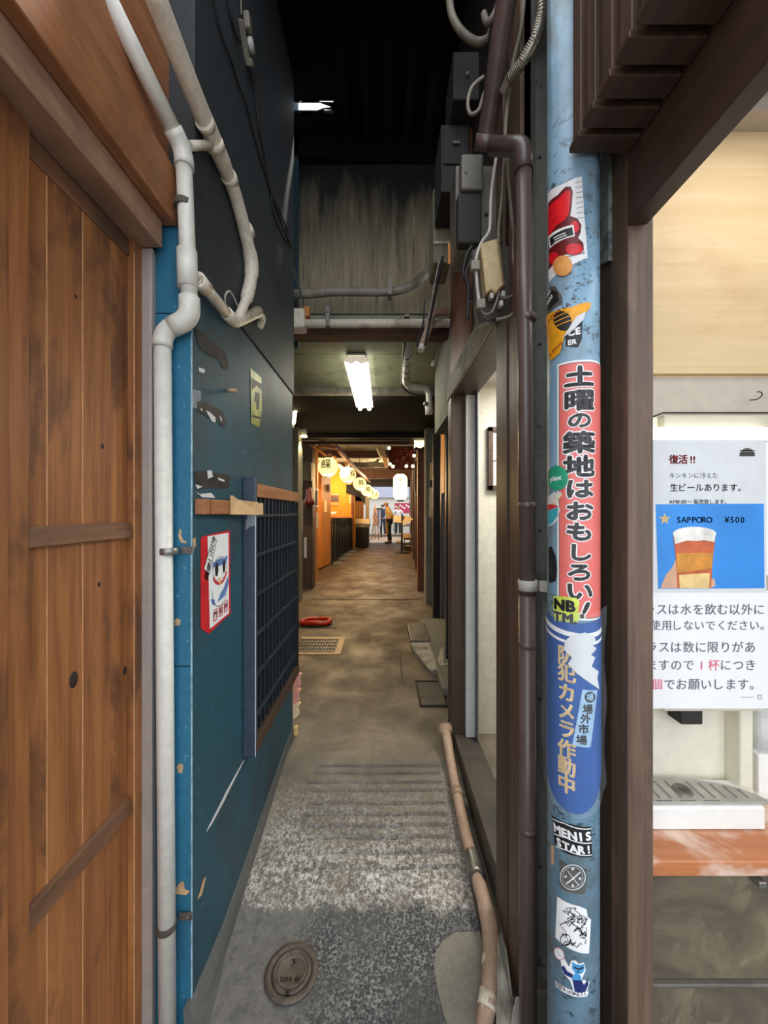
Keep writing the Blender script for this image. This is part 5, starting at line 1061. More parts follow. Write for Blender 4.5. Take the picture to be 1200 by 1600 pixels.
# ------------------------------------------------------------------ inside the passage: lights
t = thing('tube_light', P(557, 600, 3.6), 'bright twin fluorescent tube light under the greenish ceiling', 'ceiling light')
y0, y1, zc = 2.92, 4.22, 2.665
xa, xb = P(537, 0, 2.92).x, P(576, 0, 2.92).x
part(G().box(xa+.02, xb-.02, y0, y1, 2.628, 2.662, .004), 'housing', 'white_frame', t)
part(G().prism([(xa, y0, 2.60), (xa+.03, y0, 2.645), (xb-.03, y0, 2.645), (xb, y0, 2.60), (xb-.055, y0, 2.575), (xb-.09, y0, 2.60), (xa+.055+.0, y0, 2.575)], (0, .02, 0), .001), 'end_cap', 'cap_glow', t)
for s in (xa+.045, xb-.045): part(G().tube([(s, y0+.005, 2.586), (s, y1, 2.586)], .022, 12), 'tube', 'tube_glow', t)
part(G().prism([(xa+.004, y0+.03, 2.600), (xa+.03, y0+.03, 2.630), (xb-.03, y0+.03, 2.630), (xb-.004, y0+.03, 2.600), (xb-.05, y0+.03, 2.605), ((xa+xb)/2, y0+.03, 2.592), (xa+.05, y0+.03, 2.605)], (0, y1-y0-.03, 0)), 'reflector', 'reflector_glow', t)
part(G().tube([P(556, 552, 2.95), ((xa+xb)/2, 2.94, 2.64)], .004, 6), 'cord', 'cable_white', t)
# cream pipes on the ceiling
t = thing('ceiling_pipe', P(650, 600, 3.5), 'cream pipe with taped joints turning along the greenish ceiling', 'pipe')
q = [P(638, 525, 2.62), P(633, 600, 3.3), P(646, 606, 3.32), P(670, 606, 3.35), P(671, 645, 3.4)]
part(G().tube(rounded(q, .06), .028, 14), 'pipe', 'pipe_white', t)
for a in (.35, .5, .66, .8): p = q[0].lerp(q[1], a); part(G().tube([p, q[0].lerp(q[1], a+.015)], .030, 12), 'tape_band', 'cable_dark', t)
part(G().tube([P(670, 628, 3.38), P(670.5, 648, 3.4)], .033, 14), 'cap', 'pipe_white', t); k = part(G().ball(P(665, 631, 3.36), .022, 10), 'valve_knob', 'steel', t)
cable('ceiling_cable', [P(632, 530, 2.62), P(629, 580, 3.1), P(628, 600, 3.3), P(640, 614, 3.36), P(668, 618, 3.38)], .009, 'cable_dark', 'black cable following the cream ceiling pipe')
t = thing('security_camera', P(674, 566, 3.1), 'small black lens security camera with white cord near the grey green panel box', 'camera')
p = P(673, 566, 3.1); part(G().lathe([(.018, .0), (.028, .004), (.028, .05), (.02, .06)], p, 'x', 16), 'housing', 'white_plastic', t); part(G().lathe([(.022, -.003), (.022, .012)], (p.x-.0, p.y, p.z), 'x', 16), 'lens', 'ink', t)
cable('thin_wire', [P(638, 560, 3.0), P(652, 564, 3.05), P(662, 568, 3.1), P(670, 567, 3.1)], .004, 'cable_white', 'thin white cord feeding the small security camera')
# little spotlights on the pier
for px, py, d, lab in ((475, 676, 5.6, 'white cylinder spotlight lit on the pale grey pier'), (459, 654, 4.6, 'bright spotlight half hidden by the end of the charcoal wall')):
    t = thing('spotlight', P(px, py, d), lab, 'spotlight'); p = P(px, py, d)
    if px == 475:
        part(G().lathe([(.040, -.06), (.040, .075), (.034, .08)], p, 'z', 18), 'shade', 'white_plastic', t); part(G().lathe([(.046, -.064), (.044, -.05)], p, 'z', 18), 'lamp_face', 'spot_glow', t)
        part(G().tube([p+Vector((-.04, 0, .03)), p+Vector((-.11, 0, .03))], .012, 8), 'arm', 'white_plastic', t)
        lamp('spot_beam', 'SPOT', p+Vector((0, 0, -.08)), 25, (1, .8, .5), .03, (0, 0, 0)).data.spot_size = 1.6
    else:
        part(G().tube([P(462, 640, d), P(459, 662, d)], .018, 10), 'tube', 'spot_glow', t); part(G().box(P(455, 0, d).x, P(459, 0, d).x, d, d+.03, P(0, 668, d).z, P(0, 634, d).z, .003), 'bracket', 'white_plastic', t)
# recess clutter beside the orange shop front
t = thing('junction_box', P(476, 750, 6.3), 'weathered olive grey junction box on the grey brown post', 'box')
a, b = P(467, 722, 6.38), P(487, 752, 6.38); part(G().box(a.x, b.x, 6.38, 6.46, b.z, a.z, .02), 'case', 'box_beige', t); part(G().box(a.x-.005, b.x+.005, 6.37, 6.46, a.z-.03, a.z, .008), 'lid', 'box_beige', t)
p = P(483, 788, 6.3); t = thing('fire_bell', p, 'red alarm housing jutting from the grey brown post', 'alarm')
part(G().lathe([(.03, .28), (.05, .22), (.06, .1), (.09, .06), (.09, .0), (.05, -.02)], p, 'z', 18), 'bell_housing', 'old_red', t); part(G().box(p.x-.02, p.x+.02, p.y, 6.45, p.z+.06, p.z+.12, .004), 'bracket', 'iron_dark', t)
a, b = P(488, 766, 7.165), P(496, 790, 7.165); t = thing('menu_holder', P(492, 790, 7.165), 'small dark board with white edges beside the red alarm housing', 'board'); part(G().box(a.x, b.x, 7.17, 7.2, b.z, a.z, .003), 'board', 'slate', t); part(G().box(a.x, b.x+.02, 7.155, 7.2, a.z, a.z+.02, .002).box(a.x, b.x+.02, 7.155, 7.2, b.z-.02, b.z, .002), 'edge', 'paper', t)
a, b = P(466, 782, 5.9), P(473, 833, 5.9); solo(G().box(a.x, b.x, 5.9, 5.904, b.z, a.z, .0005), 'notice_sheet', 'paper_grey', 'white and peach notice sheet on the grey brown post past the lattice', 'notice')
a, b = P(475, 840, 6.43), P(479, 872, 6.43); solo(G().box(a.x, b.x, 6.43, 6.45, b.z, a.z, .002), 'notice_strip', 'paper_grey', 'narrow white strip on the lower half of the grey brown post', 'notice')
a, b = P(494.5, 801, 7.19), P(497.5, 825, 7.19); solo(G().box(a.x, b.x, 7.185, 7.2, b.z, a.z, .001), 'switch_plate', 'apricot', 'pale vertical plate at the edge of the orange shop front wall', 'plate')
t = thing('switch_box', P(512, 760, 9.0), 'dark wall switch box on the orange partition under the nearest lantern', 'switch')
a, b = P(510, 757, 9.0), P(515, 768, 9.0); part(G().box(a.x, b.x, 9.0, 9.14, b.z, a.z, .004), 'box', 'steel_dull', t); part(G().box(a.x+.015, a.x+.03, 8.99, 9.0, b.z+.06, b.z+.1, .002), 'button', 'ink', t)
a, b = P(506, 782, 8.82), P(510, 800, 8.82); solo(G().box(a.x, b.x, 8.82, 8.90, b.z, a.z, .002), 'paper_strip', 'apricot', 'pale paper strip on the orange partition below the switch box', 'notice')

# nook: posters, shelf, noren, slatted fence
fr13 = flat_frame((0, 13.19, 0), (1, 0, 0), (0, 0, 1))
def rect_poster(name, px0, py0, px1, py1, d, mat, bands, label, cat='poster'):
    a, b = P(px0, py0, d), P(px1, py1, d); t = thing(name, ((a.x+b.x)/2, d, b.z), label, cat)
    part(G().box(a.x, b.x, d, d+.01, b.z, a.z, .001), 'sheet', mat, t)
    for m, u0, v0, u1, v1 in bands: part(G().box(a.x+(b.x-a.x)*u0, a.x+(b.x-a.x)*u1, d-.006, d, a.z+(b.z-a.z)*v1, a.z+(b.z-a.z)*v0, .0005), 'print_band', m, t)
    return t
rect_poster('poster', 517, 771, 529, 790, 13.17, 'maroon', [('orange_dot', 0, 0, 1, .14), ('orange_dot', 0, .72, 1, 1), ('brush_ink', .1, .3, .9, .62)], 'dark red and orange poster on the ochre yellow wall')
rect_poster('poster', 546, 774, 553, 786, 13.17, 'apricot', [('maroon', .2, .3, .8, .4), ('maroon', .3, .6, .7, .8)], 'small pale paper on the ochre yellow wall by the fence end')
a = P(512, 808, 11.8); g = G().box(-2.2, -1.0, 12.0, 12.5, P(0, 806, 12).z-.06, P(0, 806, 12).z, .004); solo(g, 'shelf_board', 'orange_wood', 'orange shelf board along the ochre yellow wall', 'shelf')
t = thing('bowl', P(520, 803, 12.1), 'white bowl on the orange shelf board', 'bowl'); part(G().lathe([(.05, 0), (.12, .12), (.11, .12), (.045, .02)], P(521, 805.5, 12.1), 'z', 18), 'bowl', 'white_plastic', t)
A, B = Vector((-1.31, 9.42, fz(9.5))), Vector((-1.10, 12.9, fz(13)))
t = thing('slatted_fence', (A+B)/2, 'dark slatted timber fence in front of the ochre nook', 'fence')
for k in range(9):
    p = A.lerp(B, k/8); h = P(0, 809, p.y).z; part(G().box(p.x-.03, p.x+.03, p.y-.06, p.y+.10, p.z+.02, h, .004), 'slat', 'noren_dark', t)
for h in (.25, .62, 1.02): part(G().beam(A+Vector((-.05, 0, h)), B+Vector((-.05, 0, h)), .04, .08), 'rail', 'noren_dark', t)
part(G().beam(A+Vector((.0, 0, .02)), B+Vector((0, 0, .02)), .10, .08), 'sill', 'black_wood', t); part(G().beam(A+Vector((-.09, 0, .35)), B+Vector((-.09, 0, .35)), .02, .66), 'back_board', 'black_wood', t)
for k in range(5):
    p = (A+Vector((.16, .1, 0))).lerp(B+Vector((.14, .1, 0)), k/4); solo(G().box(p.x-.11, p.x+.11, p.y-.30, p.y+.30, fz(p.y)+.001, fz(p.y)+.02, .004), 'floor_tile', 'kerb_grey', ['grey paving slab at the orange partition end of the slatted fence', 'second grey paving slab along the slatted fence from the partition', 'third grey paving slab along the slatted fence from the partition', 'fourth grey paving slab along the slatted fence from the partition', 'grey paving slab at the dark red post end of the slatted fence'][k], 'paving slab', 'paving slabs along the slatted fence')
g = G().prism([P(541, 757, 11.5), P(558, 757, 12.2), P(570, 765, 13.0), P(571, 790, 13.0), P(562, 777, 12.2), P(541, 771, 11.5)], (0, .02, 0)); solo(g, 'noren_curtain', 'noren_dark', 'black shop curtain hanging behind the second lantern', 'curtain')
t = thing('serving_counter', P(569, 855, 13.6), 'dark serving counter with pale top past the dark red post', 'counter')
part(G().box(-1.0, -.55, 13.5, 14.6, fz(14), P(0, 824, 13.5).z, .01), 'cabinet', 'black_wood', t); part(G().box(-1.02, -.52, 13.46, 14.6, P(0, 824, 13.5).z, P(0, 820, 13.5).z, .006), 'worktop', 'grey_wood', t); part(G().box(-1.0, -.5, 13.5, 14.0, P(0, 818, 13.5).z, P(0, 811, 13.5).z, .01), 'pale_box', 'apricot', t)
a, b = P(571, 770, 15.87), P(577, 815, 15.87); solo(G().box(a.x, b.x, 15.87, 15.9, b.z, a.z, .002), 'noren_curtain', 'apricot', 'pale hanging cloth beside the serving counter', 'curtain')
# coat rack like orange frame with cloths
t = thing('easel_rack', P(587, 842, 17.4), 'orange wooden rack with draped cloth beside the serving counter', 'rack')
for (x0, x1) in ((580.5, 586), (592, 587)): part(G().tube([P(x0, 842.5, 17.4), P(x1, 792, 17.4)], .022, 8), 'leg', 'orange_wood', t)
part(G().tube([P(587, 841.5, 17.6), P(586.5, 788, 17.4)], .02, 8), 'leg', 'orange_wood', t)
g = G().prism([P(584, 799, 17.35), P(587, 797, 17.35), P(590, 808, 17.35), (P(589, 820, 17.35)), P(583, 821, 17.35), P(582, 808, 17.35)], (0, .05, 0)).roughen(.03, 5, cuts=2); part(g, 'draped_cloth', 'skin', t)
t = thing('menu_stand', P(592, 837, 18.6), 'black framed grey display stand near the bright street', 'stand')
a, b = P(584, 794, 18.6), P(597, 834, 18.6); part(G().box(a.x, b.x, 18.6, 18.66, P(0, 796, 18.6).z, a.z, .006).box(a.x, a.x+.03, 18.6, 18.64, fz(18), a.z, .003).box(b.x-.05, b.x, 18.6, 18.64, fz(18), a.z, .003).box((a.x+b.x)/2, (a.x+b.x)/2+.03, 18.59, 18.62, fz(18), a.z, .003), 'frame', 'black_wood', t); part(G().box(a.x, b.x, 18.62, 18.65, P(0, 822, 18.6).z, a.z, .001), 'panel', 'far_shutter', t)

# round lanterns on their rail
def round_lantern(px, py, d, r, label):
    c = P(px, py, d); t = thing('round_lantern', c-Vector((0, 0, r)), label, 'lantern', 'round paper lanterns along the shop front')
    n = 22; pr = []
    for k in range(n*2+1):
        th = -PI/2*.93+PI*.93*k/(n*2); pr.append((r*math.cos(th)*(1-.012*(k % 2)), r*.98*math.sin(th)))
    part(G().lathe(pr, c, 'z', 28), 'paper_shade', 'lantern_paper', t)
    part(G().lathe([(r*.30, r*.95), (r*.30, r*1.06), (r*.26, r*1.07)], c, 'z', 18), 'top_ring', 'ink', t); part(G().lathe([(r*.30, -r*1.06), (r*.30, -r*.95)], c, 'z', 18), 'bottom_ring', 'ink', t)
    th0 = math.atan2(-c.y, -c.x)
    def f(a, b, h): la = max(-1.2, min(1.2, b/r)); lo = th0+a/r; q = r+h; return c+Vector((q*math.cos(la)*math.cos(lo), q*math.cos(la)*math.sin(lo), q*math.sin(la)*.98))
    part(G().tube([c+Vector((0, 0, r)), Vector((c.x, c.y, 2.95))], .005, 6), 'cord', 'cable_dark', t)
    return t, f, r, c
lan = [(512.3, 730, 6.5, .168), (543.5, 742, 7.9, .17), (562, 756, 9.6, .165), (573, 766, 10.8, .165), (579, 770, 11.9, .165), (584.5, 773, 13.0, .165)]
for i, (px, py, d, r) in enumerate(lan):
    t, f, r, c = round_lantern(px, py, d, r, ['glowing round lantern nearest on the copper rail, painted with a bold black character', 'second glowing round lantern of the copper rail, its character turned to one side', 'third glowing round lantern along the copper rail, before the black curtain', 'fourth glowing round lantern along the copper rail', 'fifth glowing round lantern along the copper rail', 'farthest glowing round lantern on the copper rail beside the bright street'][i])
    g = G(); off = [-.03, .11, .05, .05, .05, .05][i]
    text(g, '鰈', f, off-.01, .045 if i == 0 else .02, .20 if i == 0 else .15, .006, .01, vert=True, cut=.03); part(g, 'lettering', 'ink', t)
    if i < 4: lamp('lantern_bulb', 'POINT', c+Vector((.02, 0, -r-.03)), 9, (1, .72, .38), .1)
t = thing('awning_rail', P(530, 725, 8), 'copper coloured double rail running over the round lanterns', 'rail')
part(G().tube([P(486, 694, 6.3), P(512, 714, 7.2), P(545, 737, 9)], .03, 10), 'lower_rail', 'orange_wood', t)
part(G().tube([P(500, 691, 6.35), P(520, 694, 6.6), P(530, 702, 7.0), P(552, 727, 9), P(578, 753, 12.5)], .032, 10, 4), 'upper_rail', 'beam_x', t)
part(G().tube([P(497, 697, 6.5), P(527, 700, 6.9), P(532, 708, 7.1), P(554, 732, 9.1), P(576, 752, 12.4)], .03, 10, 4), 'front_rail', 'skin_shop', t)
for px, py, d, x2, y2 in ((514, 709, 7.6, 518, 717), (525, 713, 7.8, 520, 718), (540, 722, 8.6, 544, 728), (528, 726, 7.9, 533, 731)):
    t = thing('clip_lamp', P(px, py, d), ['brass clip lamp just above the nearest round lantern', 'second brass clip lamp beside the nearest round lantern', 'brass clip lamp above the second round lantern', 'brass clip lamp between the first two round lanterns'][[514, 525, 540, 528].index(px)], 'lamp')
    part(G().tube([P(px, py, d), P(x2, y2, d)], [.03, .05], 10), 'shade', 'star_gold', t); part(G().ball(P(x2, y2, d-.02), .03, 8), 'bulb_tip', 'bulb', t)
lamp('nook_lamp', 'POINT', (-1.9, 10.6, 2.35), 80, (1, .68, .32), .12); lamp('nook_lamp_far', 'POINT', (-1.6, 12.4, 2.3), 45, (1, .68, .32), .12)
lamp('shop_lamp', 'SPOT', (-.95, 7.6, 2.5), 130, (1, .72, .38), .1, (0, 0, 0)).data.spot_size = 2.4
lamp('alley_fill_far', 'POINT', (-.2, 11.5, 2.5), 55, (1, .72, .4), .12)  # added point light without a fixture, brightens the far end of the alley

# long white lantern, square lantern, string of bulbs, painted cloth
c = P(625.5, 761, 9.4); r = .175
t = thing('long_lantern', c-Vector((0, 0, .35)), 'tall white barrel lantern with a small vertical inscription over the alley', 'lantern')
pr = []
for k in range(41):
    z = -.315+.63*k/40; e = abs(z)/.315; rr = r*(1-.02*(k % 2))*(1 if e < .6 else math.sqrt(max(.2, 1-((e-.6)/.4)**2*.72))); pr.append((rr, z))
part(G().lathe(pr, c, 'z', 28), 'paper_shade', 'lantern_white', t); part(G().lathe([(.085, -.355), (.085, -.31)], c, 'z', 18), 'bottom_ring', 'ink', t); part(G().lathe([(.08, .31), (.08, .335)], c, 'z', 18), 'top_ring', 'ink', t)
part(G().tube([c+Vector((0, 0, .33)), Vector((c.x, c.y, 2.95))], .006, 6), 'cord', 'cable_dark', t)
th0 = math.atan2(-c.y, -c.x); fl = lambda a, b, h: c+Vector(((r+h)*math.cos(th0+a/r), (r+h)*math.sin(th0+a/r), b))
g = G(); text(g, '場外市場', fl, .0, .16, .095, .006, .0, vert=True, cut=.03); part(g, 'lettering', 'ink_soft', t)
t = thing('bare_bulb', P(587.5, 767, 14.6), 'small bare glowing bulb beside the farthest round lantern', 'bulb'); part(G().ball(P(587.5, 767, 14.6), .04, 12), 'bulb', 'bulb', t); part(G().tube([P(587.5, 766, 14.6), (P(587.5, 766, 14.6).x, 14.6, 2.95)], .006, 6), 'cord', 'cable_dark', t)
lamp('bare_bulb_light', 'POINT', P(587.5, 772, 14.5), 22, (1, .8, .5), .06)
lamp('lantern_bulb', 'POINT', c+Vector((0, -.25, -.2)), 8, (1, .85, .6), .1)
a, b = P(647, 687, 6.28), P(662, 702, 6.28); t = thing('square_lantern', ((a.x+b.x)/2, 6.25, b.z), 'square paper wall lantern painted with a dark branch on the reddish brown post', 'lantern')
part(G().box(a.x, b.x, 6.16, 6.29, b.z, a.z, .003), 'paper_shade', 'andon', t)
fr = flat_frame((0, 6.159, 0), (1, 0, 0), (0, 0, 1)); g = G()
def sq(u, v): return (a.x+(b.x-a.x)*u, b.z+(a.z-b.z)*v)
stroke(g, [sq(.1, .92), sq(.3, .72), sq(.5, .66), sq(.62, .52)], .008, fr, .001); stroke(g, [sq(.75, .7), sq(.86, .76)], .008, fr, .001); stroke(g, [sq(.3, .72), sq(.38, .9)], .005, fr, .001)
shape(g, [sq(0, .0), sq(.12, .14), sq(.3, .06), sq(.5, 0)], fr, .001); shape(g, [sq(.7, .0), sq(.84, .18), sq(1, .1), sq(1, 0)], fr, .001); part(g, 'branch_painting', 'ink', t)
part(G().box(a.x-.01, b.x+.01, 6.15, 6.30, b.z-.02, b.z, .002).box(a.x-.01, b.x+.01, 6.15, 6.30, a.z, a.z+.02, .002), 'frame', 'black_wood', t)
a, b = P(608, 697, 8.6), P(649, 734, 8.6)
t = thing('painted_cloth', ((a.x+b.x)/2, 8.6, b.z), 'dark red cloth with pale painted strokes hung above the tall white lantern', 'cloth')
part(G().box(a.x, b.x, 8.6, 8.63, b.z, a.z, .004), 'cloth', 'noren_red', t)
fr = flat_frame((0, 8.598, 0), (1, 0, 0), (0, 0, 1)); g = G(); rr = random.Random(3)
for (px, py, w) in ((636, 703, 8), (626, 707, 6), (638, 711, 6), (631, 716, 6), (619, 720, 7), (642, 707, 6), (628, 722, 5), (636, 725, 5), (644, 716, 4)):
    p = P(px, py, 8.6); s = w*8.6/F*.5
    for k in range(3): g = G(); an = rr.uniform(0, 6.3); stroke(g, [(p.x+s*math.cos(an+j*.7)*(1-.15*j), p.z+s*.8*math.sin(an+j*.7)) for j in range(4)], .018, fr, .002); part(g, 'painted_stroke', 'skin_shop', t)
bl = [(608, 700, 7.9), (647, 712, 7.9), (609, 725, 8.0), (614, 729, 8.0), (635, 728.5, 8.0), (645, 728.5, 8.0)]
bn = ['bulb at the upper corner of the painted dark red cloth beside the ceiling panel', 'bulb beside the painted dark red cloth, level with its middle', 'bulb at the lower corner of the painted cloth, the higher of a close pair', 'lower bulb of the close pair at the corner of the painted cloth', 'bulb under the painted cloth, second from the reddish brown post', 'bulb under the painted cloth, next to the reddish brown post']
for (px, py, d), lab in zip(bl, bn):
    p = P(px, py, d); t = thing('string_bulb', p, 'glowing '+lab, 'bulb', 'string lights around the painted cloth'); part(G().ball(p, .032, 12), 'bulb', 'bulb', t); part(G().lathe([(.014, .028), (.014, .06)], p, 'z', 10), 'socket', 'ink', t)
cable('light_string', [P(606, 696, 7.9), P(608, 698, 7.9), P(607.5, 712, 7.95), P(609, 722, 8.0), P(614, 727, 8.0), P(625, 729, 8.0), P(635, 726, 8.0), P(645, 726, 8.0), P(648, 718, 7.95), P(647, 710, 7.9)], .006, 'cable_dark', 'dark wire carrying the glowing bulbs around the painted cloth')
t = thing('ceiling_heater', P(596, 715, 8.2), 'beige ceiling unit with a duct beside the painted dark red cloth', 'duct')
part(G().prism([P(588, 698, 8.2), P(600, 700, 8.2), P(604, 712, 8.2), P(594, 712, 8.2)], (0, .5, 0), .006), 'box', 'box_beige', t); part(G().prism([P(597, 714, 8.3), P(605, 714, 8.3), P(606, 728, 8.3), P(602, 729, 8.3)], (0, .3, 0), .006), 'duct', 'cork', t)
g = G().tube([P(575, 724, 10), P(588, 722, 10), P(592, 716, 10), P(600, 712, 10)], .04, 10, 5); solo(g, 'ceiling_duct', 'conduit', 'grey curved duct on the ceiling behind the round lanterns', 'duct')
# right side: notices, sticks, menu stand, crates
rect_poster('notice_sheet', 671.5, 723, 679.5, 750, 5.47, 'star_gold', [('kraft', .2, .7, .8, .74)], 'yellow notice on the grey concrete pier', 'notice')
a, b = P(670, 762, 5.45), P(683, 808, 5.45); g = G().prism([P(671, 762, 5.47), P(678, 762, 5.47), P(682, 768, 5.47), P(682, 797, 5.47), P(677, 800, 5.47), P(673, 810, 5.47), P(670, 806, 5.47)], (0, .006, 0)); solo(g, 'notice_sheet', 'apricot', 'torn peach and white notices on the grey concrete pier below the yellow one', 'notice')
rect_poster('meter_switch', 673, 750, 680, 760, 5.46, 'iron_dark', [('steel_dull', .4, .3, 1, .6)], 'dark switch box between the two notices on the concrete pier', 'switch')
for px, y0, y1, d, lab in ((652.5, 755, 794, 7.2, 'white stick leaning upright on the dark shop front, nearer of two'), (648, 730, 768, 7.3, 'white cord with pull handle hanging by the dark shop front')):
    solo(G().tube([P(px, y1, d), P(px-.3, y0, d)]+([P(px-.3, y0-1, d), Vector((P(px, 0, d).x, d, 2.95))] if px == 648 else []), [.014, .014, .005, .005] if px == 648 else .014, 8), 'white_stick', 'cable_white', lab, 'stick')
p = P(628, 862, fz(0)+12.0); D = 11.9; gz_ = fz(D)
t = thing('sheet_stand', P(628, 862, D), 'black pole stand holding two pale menu boards in the alley', 'stand')
part(G().tube([P(628, 0, D)*1.0-Vector((0, 0, P(628, 0, D).z-gz_-.01)), Vector((P(628, 0, D).x, D, P(0, 803, D).z))], .03, 10), 'pole', 'ink', t); part(G().lathe([(.24, .0), (.24, .015), (.05, .03)], (P(628, 0, D).x, D, gz_), 'z', 24), 'base_plate', 'iron_dark', t)
for u0, u1 in ((614.5, 627.5), (629, 642)): part(G().hexa([P(u0, 816, D-.04), P(u1, 817, D-.04), P(u1, 817, D), P(u0, 816, D), P(u0+.5, 805.5, D+.05), P(u1, 806.5, D+.05), P(u1, 806.5, D+.09), P(u0+.5, 805.5, D+.09)], .003), 'menu_board', 'apricot', t)
for (y0, y1, m, lab) in ((834, 841, 'kraft', 'upper kraft carton by the dark shop front behind the menu boards'), (849, 856, 'sill_grey', 'lower greyish carton by the dark shop front behind the menu boards')):
    a, b = P(630.5, y0, 12.6), P(643, y1, 12.6); t = thing('carton', ((a.x+b.x)/2, 12.7, b.z), lab, 'box'); part(G().box(a.x, b.x, 12.6, 12.95, b.z, a.z, .006), 'body', m, t); part(G().box(a.x, b.x, 12.595, 12.6, (a.z+b.z)/2-.01, (a.z+b.z)/2+.01, .001), 'tape', 'apricot', t)
a, b = P(630, 0, 12.6), P(645, 0, 12.6); t = thing('stool_rack', (b.x-.1, 12.8, gz_), 'dark low rack carrying the cartons by the shop front', 'rack')
part(G().box(a.x+.02, b.x, 12.55, 13.0, P(0, 841, 12.6).z-.05, P(0, 841, 12.6).z-.001, .006), 'shelf', 'noren_dark', t)
for x in (a.x+.04, b.x-.03): part(G().box(x-.015, x+.015, 12.57, 12.6, fz(12.6), P(0, 842, 12.6).z, .003), 'leg', 'noren_dark', t)
part(G().box(a.x+.02, b.x, 12.55, 13.0, P(0, 856, 12.6).z-.04, P(0, 856, 12.6).z-.001, .006), 'lower_shelf', 'noren_dark', t)
g = G().beam(P(643, 810, 11.0), P(650, 813.5, 10.3), .12, .012); solo(g, 'ledge_board', 'apricot', 'small pale ledge sticking out of the dark shop front beside the menu boards', 'ledge')
for k, (px, py, lab) in enumerate(((634, 820, 'crumpled white paper just under the menu boards'), (623, 842, 'white and orange bag on the floor behind the stand'))):
    p = P(px, py, 13.2) if k == 0 else PF(px, py+7)+Vector((0, 0, .06)); g = G().ball(p, .11, 12, (1.3, .8, .5) if k == 0 else (1.1, .8, .9)).roughen(.05, 9); solo(g, ('paper_bundle', 'shopping_bag')[k], ('paper', 'apricot')[k], lab, ('paper', 'bag')[k])
# the far street: pink shop banner and stock on show
a, b = P(617, 786, 21.3), P(650, 802, 21.3); t = thing('shop_banner', ((a.x+b.x)/2, 21.3, b.z), 'pink red shop banner with white blossoms across the far street', 'banner')
part(G().box(a.x, 3.2, 21.46, 21.49, b.z, a.z, .004), 'cloth', 'pink_sign', t)
for k in range(14):
    p = P(619+3.2*k, 792+2.5*math.sin(k*2.1), 21.45); part(G().lathe([(.0, 0), (.055, 0), (.055, .01), (.0, .01)], p, 'y', 10, cap=False), 'blossom', 'paper', t)
t = thing('goods_table', (1.0, 20.8, fz(20)), 'street stall table piled with white wrapped goods across the far street', 'table')
part(G().box(.5, 2.6, 20.6, 21.1, .95, 1.0, .005), 'tabletop', 'white_cloth', t)
for x in (.55, 2.5): part(G().box(x, x+.05, 20.62, 20.67, fz(20), .95, .004), 'leg', 'steel_dull', t)
rr = random.Random(9)
for k in range(9): part(G().ball((.6+.2*k, 20.7+rr.uniform(0, .15), 1.07), .1, 10, (1, .8, .7)), 'wrapped_bundle', ['paper', 'ink_pink', 'apricot'][k % 3], t)

# ------------------------------------------------------------------ people
def skin(name, joints, bones, mat, parent, sub=2, root=0):
    """one continuous surface grown round a skeleton: joints = {key: (pos, radius)}"""
    ks = list(joints); me = bpy.data.meshes.new(name); w = WL[parent.name]
    me.from_pydata([Vector(joints[k][0])-w for k in ks], [(ks.index(a), ks.index(b)) for a, b in bones], [])
    o = bpy.data.objects.new(name+'_s', me); C.objects.link(o); o.modifiers.new('s', 'SKIN').use_smooth_shade = True
    for v, k in zip(me.skin_vertices[0].data, ks):
        r = joints[k][1]; v.radius = r if isinstance(r, tuple) else (r, r); v.use_root = (k == ks[root])
    m = o.modifiers.new('u', 'SUBSURF'); m.levels = sub; m.render_levels = sub
    dg = bpy.context.evaluated_depsgraph_get(); dg.update(); ev = o.evaluated_get(dg); out = bpy.data.meshes.new_from_object(ev)
    bpy.data.objects.remove(o); out.materials.clear(); out.materials.append(M[mat]); out.name = name
    for p in out.polygons: p.use_smooth = True
    r = bpy.data.objects.new(name, out); C.objects.link(r); r.parent = parent; WL[r.name] = w; return r
